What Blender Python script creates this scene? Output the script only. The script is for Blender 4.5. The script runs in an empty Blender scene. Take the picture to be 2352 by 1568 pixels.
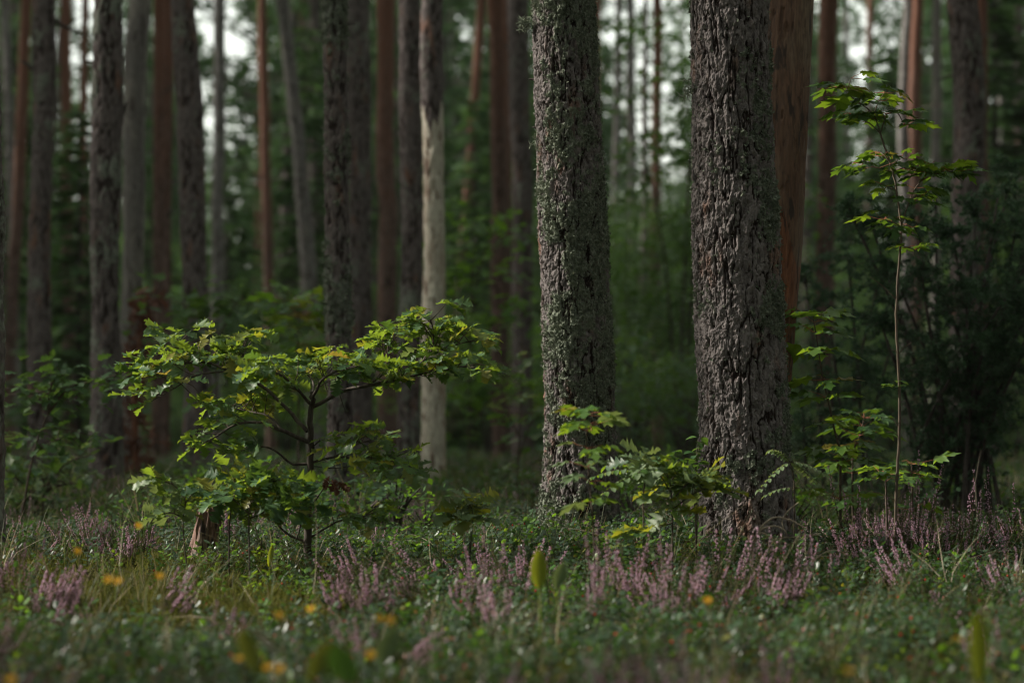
import bpy, math, random
import numpy as np
from mathutils import Vector, Matrix, Euler

random.seed(7)
rng = np.random.default_rng(11)
S = bpy.context.scene
COL = S.collection

# ------------------------------------------------------------------ camera, sky, sun, exposure
FPX = 2352 * 85 / 36          # focal length in pixels of a 2352 px wide picture
CAM_Z, PITCH = 0.50, math.radians(2.33)
cam_d = bpy.data.cameras.new("camera"); cam = bpy.data.objects.new("camera", cam_d); COL.objects.link(cam)
cam_d.lens = 85; cam_d.sensor_width = 36; cam_d.clip_start = 0.1; cam_d.clip_end = 1500
cam.location = (0, 0, CAM_Z); cam.rotation_euler = (math.pi / 2 + PITCH, 0, 0)
cam_d.dof.use_dof = True; cam_d.dof.focus_distance = 9.6; cam_d.dof.aperture_fstop = 2.1
cam_d.dof.aperture_blades = 0
S.camera = cam
HAZE = 0.0003

SUN_EL, SUN_AZ = math.radians(33), math.radians(-82)     # azimuth from +Y (view direction) towards +X; negative = left
w = bpy.data.worlds.new("World"); S.world = w; w.use_nodes = True
nt = w.node_tree; nt.nodes.clear()
sky = nt.nodes.new("ShaderNodeTexSky"); sky.sky_type = 'NISHITA'; sky.sun_disc = False
sky.sun_elevation = SUN_EL; sky.sun_rotation = SUN_AZ; sky.air_density = 1.0; sky.dust_density = 3.0; sky.ozone_density = 1.0
bg = nt.nodes.new("ShaderNodeBackground"); bg.inputs[1].default_value = 0.13
mixs = nt.nodes.new("ShaderNodeMix"); mixs.data_type = 'RGBA'
mixs.inputs[0].default_value = 0.75                       # thin even cloud over the whole sky
mixs.inputs[7].default_value = (6.8, 7.0, 6.1, 1)
out = nt.nodes.new("ShaderNodeOutputWorld")
nt.links.new(sky.outputs[0], mixs.inputs[6]); nt.links.new(mixs.outputs[2], bg.inputs[0]); nt.links.new(bg.outputs[0], out.inputs[0])

sd = bpy.data.lights.new("sun", 'SUN'); sun = bpy.data.objects.new("sun", sd); COL.objects.link(sun)
sd.energy = 4.3; sd.angle = math.radians(4.0); sd.color = (1.0, 0.93, 0.82)
sv = Vector((math.sin(SUN_AZ) * math.cos(SUN_EL), math.cos(SUN_AZ) * math.cos(SUN_EL), math.sin(SUN_EL)))
sun.rotation_euler = (-sv).to_track_quat('-Z', 'Y').to_euler(); sun.location = (-6, 4, 12)

S.view_settings.view_transform = 'Standard'; S.view_settings.look = 'None'
S.view_settings.exposure = 0.82; S.view_settings.gamma = 1.0; S.view_settings.use_curve_mapping = False
S.cycles.max_bounces = 6; S.cycles.diffuse_bounces = 3; S.cycles.glossy_bounces = 2
S.cycles.transmission_bounces = 3; S.cycles.transparent_max_bounces = 4
S.cycles.use_denoising = True; S.cycles.filter_width = 1.1

# ------------------------------------------------------------------ helpers
CP, SP = math.cos(PITCH), math.sin(PITCH)
def at(px, py, d):
    """world point seen at (px, py) of the 2352x1568 picture, at ground distance d"""
    x = (px - 1176) / FPX; y = -(py - 784) / FPX
    wy = CP - y * SP; wz = SP + y * CP
    k = d / wy
    return np.array([x * k, d, CAM_Z + wz * k])

def tag(o, label=None, cat=None, group=None, kind=None):
    if label: o['label'] = label
    if cat: o['category'] = cat
    if group: o['group'] = group
    if kind: o['kind'] = kind
    return o

def empty(name, loc):
    o = bpy.data.objects.new(name, None); COL.objects.link(o); o.location = loc
    o.empty_display_size = 0.1
    return o

def link(name, me, parent=None, loc=None, rot=None, scale=None, col=None):
    o = bpy.data.objects.new(name, me); (col or COL).objects.link(o)
    if loc is not None: o.location = loc
    if rot is not None: o.rotation_euler = rot
    if scale is not None: o.scale = (scale,) * 3 if np.isscalar(scale) else scale
    if parent is not None: o.parent = parent
    return o

class MB:
    """collects verts / tri + quad faces / material index, then makes one mesh"""
    def __init__(s): s.v = []; s.f = []; s.m = []; s.n = 0
    def add(s, v, f, m=0):
        v = np.asarray(v, float).reshape(-1, 3)
        f = np.asarray(f, int)
        s.v.append(v); s.f.append(f + s.n); s.m.append(np.full(len(f), m)); s.n += len(v)
    def mesh(s, name, mats, smooth=False, attrs=None):
        me = bpy.data.meshes.new(name)
        V = np.concatenate(s.v); sizes = np.concatenate([np.full(len(f), f.shape[1]) for f in s.f])
        loops = np.concatenate([f.ravel() for f in s.f])
        me.vertices.add(len(V)); me.vertices.foreach_set('co', V.ravel())
        me.loops.add(len(loops)); me.loops.foreach_set('vertex_index', loops.astype(np.int32))
        me.polygons.add(len(sizes))
        me.polygons.foreach_set('loop_start', np.concatenate([[0], np.cumsum(sizes)[:-1]]).astype(np.int32))
        me.polygons.foreach_set('material_index', np.concatenate(s.m).astype(np.int32))
        me.polygons.foreach_set('use_smooth', np.full(len(sizes), smooth))
        for m in (mats if isinstance(mats, (list, tuple)) else [mats]): me.materials.append(m)
        if attrs:
            for k, a in attrs.items():
                at_ = me.attributes.new(k, 'FLOAT', 'POINT'); at_.data.foreach_set('value', np.asarray(a, np.float32))
        me.update(calc_edges=True); me.validate()
        return me

def hsh(*a):
    h = np.zeros_like(np.asarray(a[0], dtype=np.int64))
    for i, x in enumerate(a): h = (h ^ (np.asarray(x).astype(np.int64) * (73856093, 19349663, 83492791, 2654435761)[i])) * 1103515245 + 12345 & 0x7fffffff
    h = ((h >> 13) ^ h) * 1274126177 & 0x7fffffff
    return ((h >> 7) & 0xffff) / 65535.0
def vnoise(x, y, z):
    xi, yi, zi = np.floor(x), np.floor(y), np.floor(z)
    fx, fy, fz = x - xi, y - yi, z - zi
    fx, fy, fz = fx * fx * (3 - 2 * fx), fy * fy * (3 - 2 * fy), fz * fz * (3 - 2 * fz)
    r = 0
    for a in (0, 1):
        for b in (0, 1):
            for c in (0, 1):
                r = r + hsh(xi + a, yi + b, zi + c) * (fx if a else 1 - fx) * (fy if b else 1 - fy) * (fz if c else 1 - fz)
    return r * 2 - 1
def fbm(x, y, z, o=4):
    r, a = 0, 0.5
    for i in range(o):
        r = r + a * vnoise(x * 2 ** i + 17 * i, y * 2 ** i + 5 * i, z * 2 ** i + 9 * i); a *= 0.5
    return r
def cells(u, v, nu, seed):
    """F1, F2, id of a cell pattern, periodic in u with nu cells"""
    ui, vi = np.floor(u), np.floor(v)
    f1 = np.full(u.shape, 9.); f2 = f1.copy(); cid = np.zeros(u.shape); lv = np.zeros(u.shape)
    for a in (-1, 0, 1):
        for b in (-1, 0, 1):
            ci, cj = ui + a, vi + b; cm = np.mod(ci, nu)
            dx = ci + .15 + .7 * hsh(cm, cj, cm * 0 + seed) - u; dy = cj + .1 + .8 * hsh(cm, cj, cm * 0 + seed + 5) - v
            d = np.sqrt(dx * dx + dy * dy)
            n = d < f1
            f2 = np.where(n, f1, np.minimum(f2, d)); cid = np.where(n, hsh(cm, cj, cm * 0 + seed + 9), cid)
            lv = np.where(n, dy, lv); f1 = np.where(n, d, f1)
    return f1, f2, cid, lv
def sstep(a, b, x):
    t = np.clip((x - a) / (b - a), 0, 1); return t * t * (3 - 2 * t)

def tube(mb, pts, rad, n=5, m=0):
    pts = np.asarray(pts, float); rad = np.broadcast_to(np.asarray(rad, float), (len(pts),))
    t = np.gradient(pts, axis=0); t /= np.linalg.norm(t, axis=1)[:, None] + 1e-9
    up = np.array([0.13, 0.21, 1.]) if abs(t[0][2]) < .9 else np.array([1., .1, 0])
    a = np.cross(t, up); a /= np.linalg.norm(a, axis=1)[:, None] + 1e-9; b = np.cross(t, a)
    th = np.arange(n) * 2 * math.pi / n
    V = pts[:, None, :] + rad[:, None, None] * (a[:, None, :] * np.cos(th)[None, :, None] + b[:, None, :] * np.sin(th)[None, :, None])
    k = len(pts); i = np.arange(k - 1)[:, None] * n; j = np.arange(n)[None, :]; j2 = (j + 1) % n
    F = np.stack([i + j, i + j2, i + n + j2, i + n + j], -1).reshape(-1, 4)
    mb.add(V.reshape(-1, 3), F, m)
def smooth_line(pts, n=4):
    """Catmull-Rom through pts"""
    pts = np.asarray(pts, float)
    if len(pts) < 3: 
        t = np.linspace(0, 1, n + 1)[:, None]; return pts[0] * (1 - t) + pts[-1] * t
    P = np.vstack([2 * pts[0] - pts[1], pts, 2 * pts[-1] - pts[-2]]); o = []
    for i in range(1, len(P) - 2):
        for t in np.linspace(0, 1, n, endpoint=False):
            a, b, c, d = P[i - 1], P[i], P[i + 1], P[i + 2]
            o.append(.5 * ((2 * b) + (-a + c) * t + (2 * a - 5 * b + 4 * c - d) * t * t + (-a + 3 * b - 3 * c + d) * t ** 3))
    o.append(pts[-1]); return np.array(o)

# ------------------------------------------------------------------ materials
def mat(name):
    m = bpy.data.materials.new(name); m.use_nodes = True; t = m.node_tree; t.nodes.clear()
    return m, t, t.nodes, t.links
def N(ns, typ, **kw):
    n = ns.new(typ)
    for k, v in kw.items():
        if isinstance(k, str) and k.startswith('i'): n.inputs[int(k[1:])].default_value = v
        else: setattr(n, k, v)
    return n
def c4(c): return (c[0], c[1], c[2], 1)
def mixc(ns, ls, fac, a, b):
    n = ns.new("ShaderNodeMix"); n.data_type = 'RGBA'
    if hasattr(fac, 'links'): ls.new(fac, n.inputs[0])
    else: n.inputs[0].default_value = fac
    for i, x in ((6, a), (7, b)):
        if hasattr(x, 'links'): ls.new(x, n.inputs[i])
        else: n.inputs[i].default_value = c4(x)
    return n.outputs[2]
def ramp(ns, ls, src, a, b):
    n = ns.new("ShaderNodeMapRange"); n.inputs[1].default_value = a; n.inputs[2].default_value = b
    n.interpolation_type = 'SMOOTHSTEP'; ls.new(src, n.inputs[0]); return n.outputs[0]
def noise(ns, ls, scale, detail=3, vec=None, stretch=None, rough=.6):
    n = N(ns, "ShaderNodeTexNoise"); n.inputs['Scale'].default_value = scale; n.inputs['Detail'].default_value = detail
    n.inputs['Roughness'].default_value = rough
    if vec is None: vec = N(ns, "ShaderNodeTexCoord").outputs['Object']
    if stretch:
        mp = N(ns, "ShaderNodeMapping"); mp.inputs['Scale'].default_value = stretch; ls.new(vec, mp.inputs[0]); vec = mp.outputs[0]
    ls.new(vec, n.inputs['Vector']); return n.outputs['Fac']

def bark_mat(name, plate, deep, flake, lichen, upper=None, up_z=(5, 9), fine=180.0, bump=.35):
    m, t, ns, ls = mat(name)
    h = N(ns, "ShaderNodeAttribute", attribute_name='h').outputs['Fac']
    li = N(ns, "ShaderNodeAttribute", attribute_name='lichen').outputs['Fac']
    n1 = noise(ns, ls, 9, 4, stretch=(1, 1, .35)); n2 = noise(ns, ls, fine, 3, stretch=(1, 1, .5)); n3 = noise(ns, ls, 40, 3, stretch=(1, 1, .4))
    pl = mixc(ns, ls, ramp(ns, ls, n3, .3, .7), tuple(x * .65 for x in plate), tuple(x * 1.35 for x in plate))
    pl = mixc(ns, ls, ramp(ns, ls, n1, .55, .72), pl, flake)
    c = mixc(ns, ls, ramp(ns, ls, h, .05, .6), deep, pl)
    if upper:
        z = N(ns, "ShaderNodeSeparateXYZ"); ls.new(N(ns, "ShaderNodeTexCoord").outputs['Object'], z.inputs[0])
        ma = N(ns, "ShaderNodeMath", operation='MULTIPLY_ADD'); ls.new(n1, ma.inputs[0]); ma.inputs[1].default_value = 3; ls.new(z.outputs[2], ma.inputs[2])
        c = mixc(ns, ls, ramp(ns, ls, ma.outputs[0], up_z[0] + 1.5, up_z[1] + 1.5), c, mixc(ns, ls, n3, tuple(x * .6 for x in upper), upper))
    lc = mixc(ns, ls, ramp(ns, ls, n2, .35, .65), tuple(x * .55 for x in lichen), lichen)
    c = mixc(ns, ls, li, c, lc)
    b = N(ns, "ShaderNodeBsdfPrincipled"); ls.new(c, b.inputs['Base Color']); b.inputs['Roughness'].default_value = .9
    b.inputs['Specular IOR Level'].default_value = .25
    bp = N(ns, "ShaderNodeBump"); bp.inputs['Strength'].default_value = bump; bp.inputs['Distance'].default_value = .006
    ls.new(n2, bp.inputs['Height']); ls.new(bp.outputs[0], b.inputs['Normal'])
    o = N(ns, "ShaderNodeOutputMaterial"); ls.new(b.outputs[0], o.inputs[0]); return m
def wood_mat(name, a, b_, c_, stain, zs=.06, sc=38):
    m, t, ns, ls = mat(name)
    n1 = noise(ns, ls, sc, 5, stretch=(1, 1, zs)); n2 = noise(ns, ls, 5, 4, stretch=(1, 1, .35)); n3 = noise(ns, ls, 110, 4, stretch=(1, 1, .12))
    n4 = noise(ns, ls, 26, 3, stretch=(1, 1, .22))
    col = mixc(ns, ls, ramp(ns, ls, n1, .3, .7), a, b_)
    col = mixc(ns, ls, ramp(ns, ls, n2, .45, .62), col, c_)
    col = mixc(ns, ls, ramp(ns, ls, n4, .56, .64), col, stain)
    col = mixc(ns, ls, ramp(ns, ls, n3, .35, .65), mixc(ns, ls, .55, col, stain), col)
    b = N(ns, "ShaderNodeBsdfPrincipled"); ls.new(col, b.inputs['Base Color']); b.inputs['Roughness'].default_value = .75
    bp = N(ns, "ShaderNodeBump"); bp.inputs['Strength'].default_value = .7; bp.inputs['Distance'].default_value = .006
    ls.new(n3, bp.inputs['Height']); ls.new(bp.outputs[0], b.inputs['Normal'])
    o = N(ns, "ShaderNodeOutputMaterial"); ls.new(b.outputs[0], o.inputs[0]); return m
def leaf_mat(name, a, b_, trans, rough=.42, tf=.38, odd=None, scale=6.0, spec=.5):
    m, t, ns, ls = mat(name)
    geo = N(ns, "ShaderNodeNewGeometry"); oi = N(ns, "ShaderNodeObjectInfo")
    ri = N(ns, "ShaderNodeMath", operation='ADD'); ls.new(geo.outputs['Random Per Island'], ri.inputs[0]); ls.new(oi.outputs['Random'], ri.inputs[1])
    fr = N(ns, "ShaderNodeMath", operation='FRACT'); ls.new(ri.outputs[0], fr.inputs[0])
    n1 = noise(ns, ls, scale, 2, vec=geo.outputs['Position'])
    md = N(ns, "ShaderNodeMath", operation='MULTIPLY_ADD'); ls.new(fr.outputs[0], md.inputs[0]); md.inputs[1].default_value = .6; 
    ls.new(n1, md.inputs[2])
    f = ramp(ns, ls, md.outputs[0], .35, 1.15)
    c = mixc(ns, ls, f, a, b_)
    tr = mixc(ns, ls, f, tuple(x * .7 for x in trans), trans)
    if odd:
        od = N(ns, "ShaderNodeMath", operation='GREATER_THAN'); ls.new(fr.outputs[0], od.inputs[0]); od.inputs[1].default_value = 1 - odd[1]
        c = mixc(ns, ls, od.outputs[0], c, odd[0]); tr = mixc(ns, ls, od.outputs[0], tr, tuple(min(1, x * 1.3) for x in odd[0]))
    p = N(ns, "ShaderNodeBsdfPrincipled"); ls.new(c, p.inputs['Base Color']); p.inputs['Roughness'].default_value = rough
    p.inputs['Specular IOR Level'].default_value = spec
    tb = N(ns, "ShaderNodeBsdfTranslucent"); ls.new(tr, tb.inputs[0])
    mx = N(ns, "ShaderNodeMixShader", i0=tf); ls.new(p.outputs[0], mx.inputs[1]); ls.new(tb.outputs[0], mx.inputs[2])
    o = N(ns, "ShaderNodeOutputMaterial"); ls.new(mx.outputs[0], o.inputs[0]); return m
def plain_mat(name, a, b_, scale=30, rough=.8, stretch=None):
    m, t, ns, ls = mat(name)
    c = mixc(ns, ls, ramp(ns, ls, noise(ns, ls, scale, 4, stretch=stretch), .3, .7), a, b_)
    p = N(ns, "ShaderNodeBsdfPrincipled"); ls.new(c, p.inputs['Base Color']); p.inputs['Roughness'].default_value = rough
    p.inputs['Specular IOR Level'].default_value = .3
    o = N(ns, "ShaderNodeOutputMaterial"); ls.new(p.outputs[0], o.inputs[0]); return m

M = {}
M['pine'] = bark_mat('pine_bark', (.165, .145, .142), (.030, .020, .017), (.20, .115, .085), (.25, .28, .215), bump=.9)
M['pine_mid'] = bark_mat('pine_bark_grey', (.120, .100, .098), (.032, .022, .020), (.16, .085, .06), (.22, .24, .20), upper=(.24, .11, .07), up_z=(7, 11), fine=70, bump=.5)
M['pine_red'] = bark_mat('pine_bark_red', (.135, .088, .075), (.045, .026, .02), (.17, .09, .065), (.16, .15, .13), upper=(.20, .095, .065), up_z=(2.5, 6.5), fine=50, bump=.5)
M['grey_thin'] = bark_mat('grey_bark', (.17, .16, .155), (.06, .05, .045), (.22, .20, .18), (.26, .28, .25), fine=60, bump=.4)
M['dead_grey'] = wood_mat('weathered_grey_wood', (.15, .14, .135), (.24, .225, .21), (.30, .28, .25), (.07, .055, .05))
M['dead_pale'] = wood_mat('bare_pale_wood', (.58, .54, .44), (.70, .67, .56), (.44, .36, .27), (.16, .10, .07))
M['dead_brown'] = wood_mat('bare_brown_wood', (.14, .070, .042), (.205, .112, .070), (.225, .155, .105), (.040, .023, .017), zs=.22, sc=30)
M['dead_red'] = wood_mat('bare_red_wood', (.20, .072, .033), (.30, .11, .05), (.20, .09, .05), (.06, .025, .015), zs=.16, sc=24)
M['stump'] = wood_mat('rotten_stump_wood', (.19, .095, .070), (.28, .16, .12), (.30, .22, .17), (.03, .017, .014), zs=.2, sc=34)
M['lichen'] = leaf_mat('lichen', (.11, .135, .10), (.22, .25, .185), (.20, .22, .15), rough=.9, tf=.12, spec=.1, scale=20)
M['oak_leaf'] = leaf_mat('oak_leaf', (.036, .095, .036), (.080, .165, .060), (.30, .42, .03), odd=((.20, .20, .03), .05), tf=.45, rough=.45)
M['oak_yellow'] = leaf_mat('oak_leaf_yellow', (.07, .12, .022), (.15, .19, .03), (.42, .42, .03), odd=((.30, .22, .03), .1), tf=.45, rough=.42)
M['oak_dark'] = leaf_mat('oak_leaf_dark', (.022, .060, .026), (.045, .105, .040), (.15, .26, .03), tf=.36, rough=.5, spec=.35)  # darker green leaf colour, shared by oaks, shrubs and bilberry
M['oak_pale'] = leaf_mat('oak_leaf_pale', (.09, .15, .06), (.15, .22, .10), (.25, .32, .08), tf=.35, rough=.5)
M['maple_leaf'] = leaf_mat('maple_leaf', (.030, .085, .022), (.055, .125, .026), (.17, .29, .02), odd=((.20, .17, .02), .02), tf=.4, rough=.45)
M['maple_lime'] = leaf_mat('maple_leaf_lime', (.05, .125, .022), (.10, .18, .028), (.27, .40, .02), odd=((.24, .22, .02), .03), tf=.45, rough=.45)
M['brown_leaf'] = leaf_mat('brown_leaf', (.09, .036, .024), (.16, .068, .04), (.17, .06, .03), tf=.25, rough=.7)
M['shrub'] = leaf_mat('shrub_leaf', (.038, .098, .030), (.080, .155, .042), (.16, .30, .04), tf=.35, scale=2.5, spec=.35)
M['shrub_lime'] = leaf_mat('bright_shrub_leaf', (.055, .145, .028), (.10, .20, .034), (.24, .45, .03), tf=.42, scale=2.5, spec=.35)
M['needle'] = leaf_mat('pine_needle', (.026, .064, .028), (.055, .110, .045), (.11, .21, .05), tf=.25, rough=.6, scale=1.5, spec=.2)
M['spruce'] = leaf_mat('spruce_needle', (.036, .085, .034), (.080, .150, .050), (.14, .27, .06), tf=.25, rough=.6, scale=.9, spec=.2)
M['juniper'] = leaf_mat('juniper_needle', (.024, .066, .028), (.056, .115, .052), (.06, .14, .05), tf=.25, rough=.42, scale=6, spec=.4)
M['ling'] = leaf_mat('lingonberry_leaf', (.013, .038, .017), (.044, .090, .034), (.10, .22, .03), tf=.25, rough=.42, spec=.6, odd=((.14, .14, .02), .012), scale=3)
M['heath_green'] = leaf_mat('heather_green', (.030, .048, .016), (.085, .085, .030), (.08, .12, .03), tf=.2, rough=.7, spec=.2)
M['heath_pink'] = leaf_mat('heather_flower', (.50, .30, .41), (.72, .50, .61), (.55, .34, .46), tf=.35, rough=.7, spec=.1, odd=((.30, .17, .12), .12))
M['heath_stem'] = plain_mat('heather_stem', (.05, .03, .02), (.10, .06, .04))
M['grass'] = leaf_mat('grass_blade', (.05, .08, .024), (.12, .13, .05), (.18, .22, .06), tf=.3, rough=.6, odd=((.30, .23, .13), .25))
M['straw'] = leaf_mat('dry_straw', (.27, .22, .14), (.40, .34, .22), (.3, .25, .15), tf=.2, rough=.6)
M['moss'] = leaf_mat('moss', (.060, .068, .014), (.12, .11, .024), (.16, .18, .03), tf=.25, rough=.9, scale=4, spec=.1)
M['twig'] = plain_mat('twig_bark', (.045, .032, .024), (.10, .075, .055), 60)
M['stem_dark'] = plain_mat('young_oak_bark', (.028, .020, .016), (.085, .070, .055), 50, stretch=(1, 1, .3))
M['stem_maple'] = plain_mat('young_maple_bark', (.085, .066, .048), (.16, .125, .09), 40, stretch=(1, 1, .3))
M['petiole'] = plain_mat('red_petiole', (.22, .07, .04), (.32, .13, .07))
M['dry_twig'] = plain_mat('dry_bare_twig', (.24, .19, .14), (.36, .30, .23), 40)
M['branch'] = plain_mat('dead_branch_bark', (.035, .028, .025), (.08, .065, .058), 20)
M['yellow'] = leaf_mat('yellow_petal', (.70, .38, .01), (.82, .50, .015), (.9, .5, .02), tf=.3, rough=.6)
M['berry'] = plain_mat('red_berry', (.35, .012, .012), (.50, .03, .02), 60, .3)
M['broad'] = leaf_mat('broad_upright_leaf', (.12, .17, .012), (.20, .24, .02), (.45, .50, .02), tf=.5, rough=.4)
M['dry'] = leaf_mat('dry_pale_leaf', (.42, .36, .26), (.50, .44, .34), (.3, .25, .18), tf=.2, rough=.8)

# ------------------------------------------------------------------ ground
def ground_z(x, y):
    x = np.asarray(x, float); y = np.asarray(y, float)
    z = .09 * fbm(x * .35 + 3, y * .35, x * 0 + 1.5, 3) + .25 * fbm(x * .05, y * .05, x * 0 + 7, 2) * sstep(14, 50, y)
    z = z + .035 * fbm(x * 2.1, y * 2.1, x * 0 + 4, 3)
    z = z + .06 * np.exp(-((x - .33) ** 2 / .25 + (y - 10.3) ** 2 / .8)) + .06 * np.exp(-((x - .95) ** 2 / .3 + (y - 9.6) ** 2 / .6))
    z = z + .10 * sstep(11.5, 22, y) + .09 * sstep(10.8, 13.5, y) * fbm(x * .9 + 2, y * .6, x * 0 + 13, 3) - .036 * (9.2 - y).clip(0, 9)
    return z
def gz(x, y): return float(ground_z(np.array([x]), np.array([y]))[0])

gx = np.sign(np.linspace(-1, 1, 221)) * (np.abs(np.linspace(-1, 1, 221)) ** 3.2) * 260
gy = np.concatenate([np.linspace(-60, 2.5, 25, endpoint=False), np.linspace(2.5, 16, 170, endpoint=False), 16 + (np.linspace(0, 1, 80) ** 2.4) * 560])
GX, GY = np.meshgrid(gx, gy)
GZ = ground_z(GX.ravel(), GY.ravel())
mb = MB(); nx = len(gx); i = np.arange(len(gy) - 1)[:, None] * nx; j = np.arange(nx - 1)[None]
mb.add(np.stack([GX.ravel(), GY.ravel(), GZ], 1), np.stack([i + j, i + j + 1, i + nx + j + 1, i + nx + j], -1).reshape(-1, 4))
m, t, ns, ls = mat('forest_floor')
gp = N(ns, "ShaderNodeNewGeometry").outputs['Position']
n1 = noise(ns, ls, 1.2, 4, vec=gp); n2 = noise(ns, ls, 22, 5, vec=gp); n3 = noise(ns, ls, 120, 3, vec=gp)
c = mixc(ns, ls, ramp(ns, ls, n2, .35, .65), (.020, .017, .010), (.055, .045, .026))
c = mixc(ns, ls, ramp(ns, ls, n1, .42, .58), c, mixc(ns, ls, ramp(ns, ls, n3, .3, .7), (.028, .045, .012), (.075, .085, .022)))
p = N(ns, "ShaderNodeBsdfPrincipled"); ls.new(c, p.inputs[0]); p.inputs['Roughness'].default_value = .95
bp = N(ns, "ShaderNodeBump"); bp.inputs['Distance'].default_value = .02; bp.inputs['Strength'].default_value = .8; ls.new(n3, bp.inputs['Height']); ls.new(bp.outputs[0], p.inputs['Normal'])
ls.new(p.outputs[0], N(ns, "ShaderNodeOutputMaterial").inputs[0])
tag(link('ground', mb.mesh('ground', m, True)), kind='structure')

# ------------------------------------------------------------------ trunks
def trunk_part(name, axis, rads, mats, parent, nth=28, dz=.06, zfine=4.5, top=17.0, amp=.010, plate=(.04, .085), lich=.35, seed=0, flare=.35, kind='bark', cap=False, taper_top=.35, matfn=None, lich_side=None, flat=False):
    """axis: world points going up, rads: radius at each. Extends the trunk below ground and up to `top`."""
    axis = np.asarray(axis, float); rads = np.asarray(rads, float)
    o = np.argsort(axis[:, 2]); axis = axis[o]; rads = rads[o]
    base = axis[0]; zg = gz(base[0], base[1])
    d_top = (axis[-1] - axis[-2]); d_top /= max(d_top[2], 1e-3); d_bot = (axis[1] - axis[0]); d_bot /= max(d_bot[2], 1e-3)
    z0 = zg - .15
    lo = base + d_bot * (z0 - base[2]) * .5; lo[2] = z0
    hi = axis[-1] + d_top * (top - axis[-1][2]) * (.5 if top > axis[-1][2] + 3 else 1); hi[2] = top
    A = np.vstack([lo[None] if z0 < base[2] - .02 else np.zeros((0, 3)), axis, hi[None] if top > axis[-1][2] + .05 else np.zeros((0, 3))])
    R = np.concatenate([[rads[0]] if z0 < base[2] - .02 else [], rads, [rads[-1] * taper_top] if top > axis[-1][2] + .05 else []])
    zf = min(zfine, top)
    zs = np.arange(z0, zf, dz)
    if top > zf + .01:
        zs = np.concatenate([zs, np.linspace(zf, top, max(3, int((top - zf) / .5)))])
    else: zs = np.append(zs, top)
    ax = np.interp(zs, A[:, 2], A[:, 0]); ay = np.interp(zs, A[:, 2], A[:, 1]); rr = np.interp(zs, A[:, 2], R)
    k = max(3, int(.25 / dz)) | 1
    if len(zs) > k * 2:
        pad = k // 2; ker = np.ones(k) / k
        for a in (ax, ay, rr):
            a[:] = np.convolve(np.concatenate([np.full(pad, a[0]) , a, np.full(pad, a[-1])]), ker, 'valid')
    wb = .35 * float(np.median(rads)) * (0 if flat else 1)
    ax = ax + wb * fbm(zs * .9 + seed, zs * 0 + seed, zs * 0, 3); rr = rr * (1 + .10 * fbm(zs * 1.6, zs * 0 + seed * 2, zs * 0, 3))
    th = np.arange(nth) * 2 * math.pi / nth
    T, Z = np.meshgrid(th, zs); RR = rr[:, None] + 0 * T
    f = np.exp(-(Z - zg).clip(-.05, 99) / .20)
    RR = RR * (1 + flare * f * (.55 + .45 * np.cos(T * 4 + seed) * vnoise(T * 0 + seed, np.floor(T * .6), Z * 0)))
    X, Y = np.cos(T), np.sin(T); R0 = float(np.median(rads))
    sx, sy = X * R0 + seed * 3.7, Y * R0 + seed * 1.3
    RR = RR * (1 + .05 * fbm(sx * 4, sy * 4, Z * 1.6, 3))
    if kind == 'bark':
        k_ = .04 / plate[0]
        wob = .10 * fbm(sx * 9, sy * 9, Z * 5, 2)
        nA = fbm((sx + wob * .1) * 17 * k_, sy * 17 * k_, Z * 3.6 * k_ + wob, 4); nA2 = fbm(sx * 34 * k_ + 9, sy * 34 * k_, Z * 15 * k_, 3)
        nB = fbm(sx * 40 * k_ + 3, sy * 40 * k_, Z * 20 * k_, 3); nD = fbm(sx * 75 * k_ + 3, sy * 75 * k_, Z * 45 * k_, 2)
        fis = 1 - sstep(.0, .085, np.abs(nA)); fis2 = 1 - sstep(.0, .07, np.abs(nA2 - .04))
        q = nB * 7; terr = (np.floor(q) + sstep(.7, 1, q - np.floor(q))) / 7
        q = nD * 5; terr2 = (np.floor(q) + sstep(.65, 1, q - np.floor(q))) / 5
        nC = fbm(sx * 130, sy * 130, Z * 90, 2)
        up = 1 - .6 * sstep(3, 7, Z)
        H = amp * up * (-.95 * fis - .38 * fis2 * (1 - fis) + 1.25 * terr + .75 * terr2 + .22 * nC + .4 * fbm(sx * 11, sy * 11, Z * 4, 2))
        hh = np.clip(.72 - .75 * fis - .32 * fis2 + .6 * terr + .35 * terr2, 0, 1)
        lm = fbm(sx * 7 + 40, sy * 7, Z * 5, 4) + .6 * fbm(sx * 55, sy * 55, Z * 42, 2)
        if lich_side is not None: lm = lm + .22 * np.cos(T - lich_side)
        L = sstep(.30 - lich, .50 - lich, lm) * sstep(.15, .5, hh) * (1 - .8 * sstep(5, 8, Z))
        H = H + L * amp * .35 * (.5 + vnoise(sx * 160, sy * 160, Z * 150))
    else:
        H = amp * (fbm(sx * 30, sy * 30, Z * 2.0, 3) + .5 * fbm(sx * 70, sy * 70, Z * 6, 2)) ; hh = .5 + 0 * T; L = 0 * T
        crack = sstep(.30, .45, fbm(sx * 22 + 7, sy * 22, Z * 1.2, 2)); H = H - crack * amp * 1.0 - amp * .8 * sstep(.22, .34, fbm(sx * 75, sy * 75, Z * 16, 3)) + amp * 1.2 * sstep(.25, .5, fbm(sx * 13, sy * 13 + 9, Z * 4, 2))
    RR = RR + H
    V = np.stack([ax[:, None] + X * RR, ay[:, None] + Y * RR, Z], -1)
    K = len(zs)
    if cap:   # broken, splintered top
        V[-1, :, 2] += .10 * hsh(np.arange(nth), np.arange(nth) * 0 + seed, np.arange(nth) * 0); V[-2, :, 2] += .02
    loc = np.array([ax[0], ay[0], zs[0]])
    mb = MB(); i = np.arange(K - 1)[:, None] * nth; j = np.arange(nth)[None]; j2 = (j + 1) % nth
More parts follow.
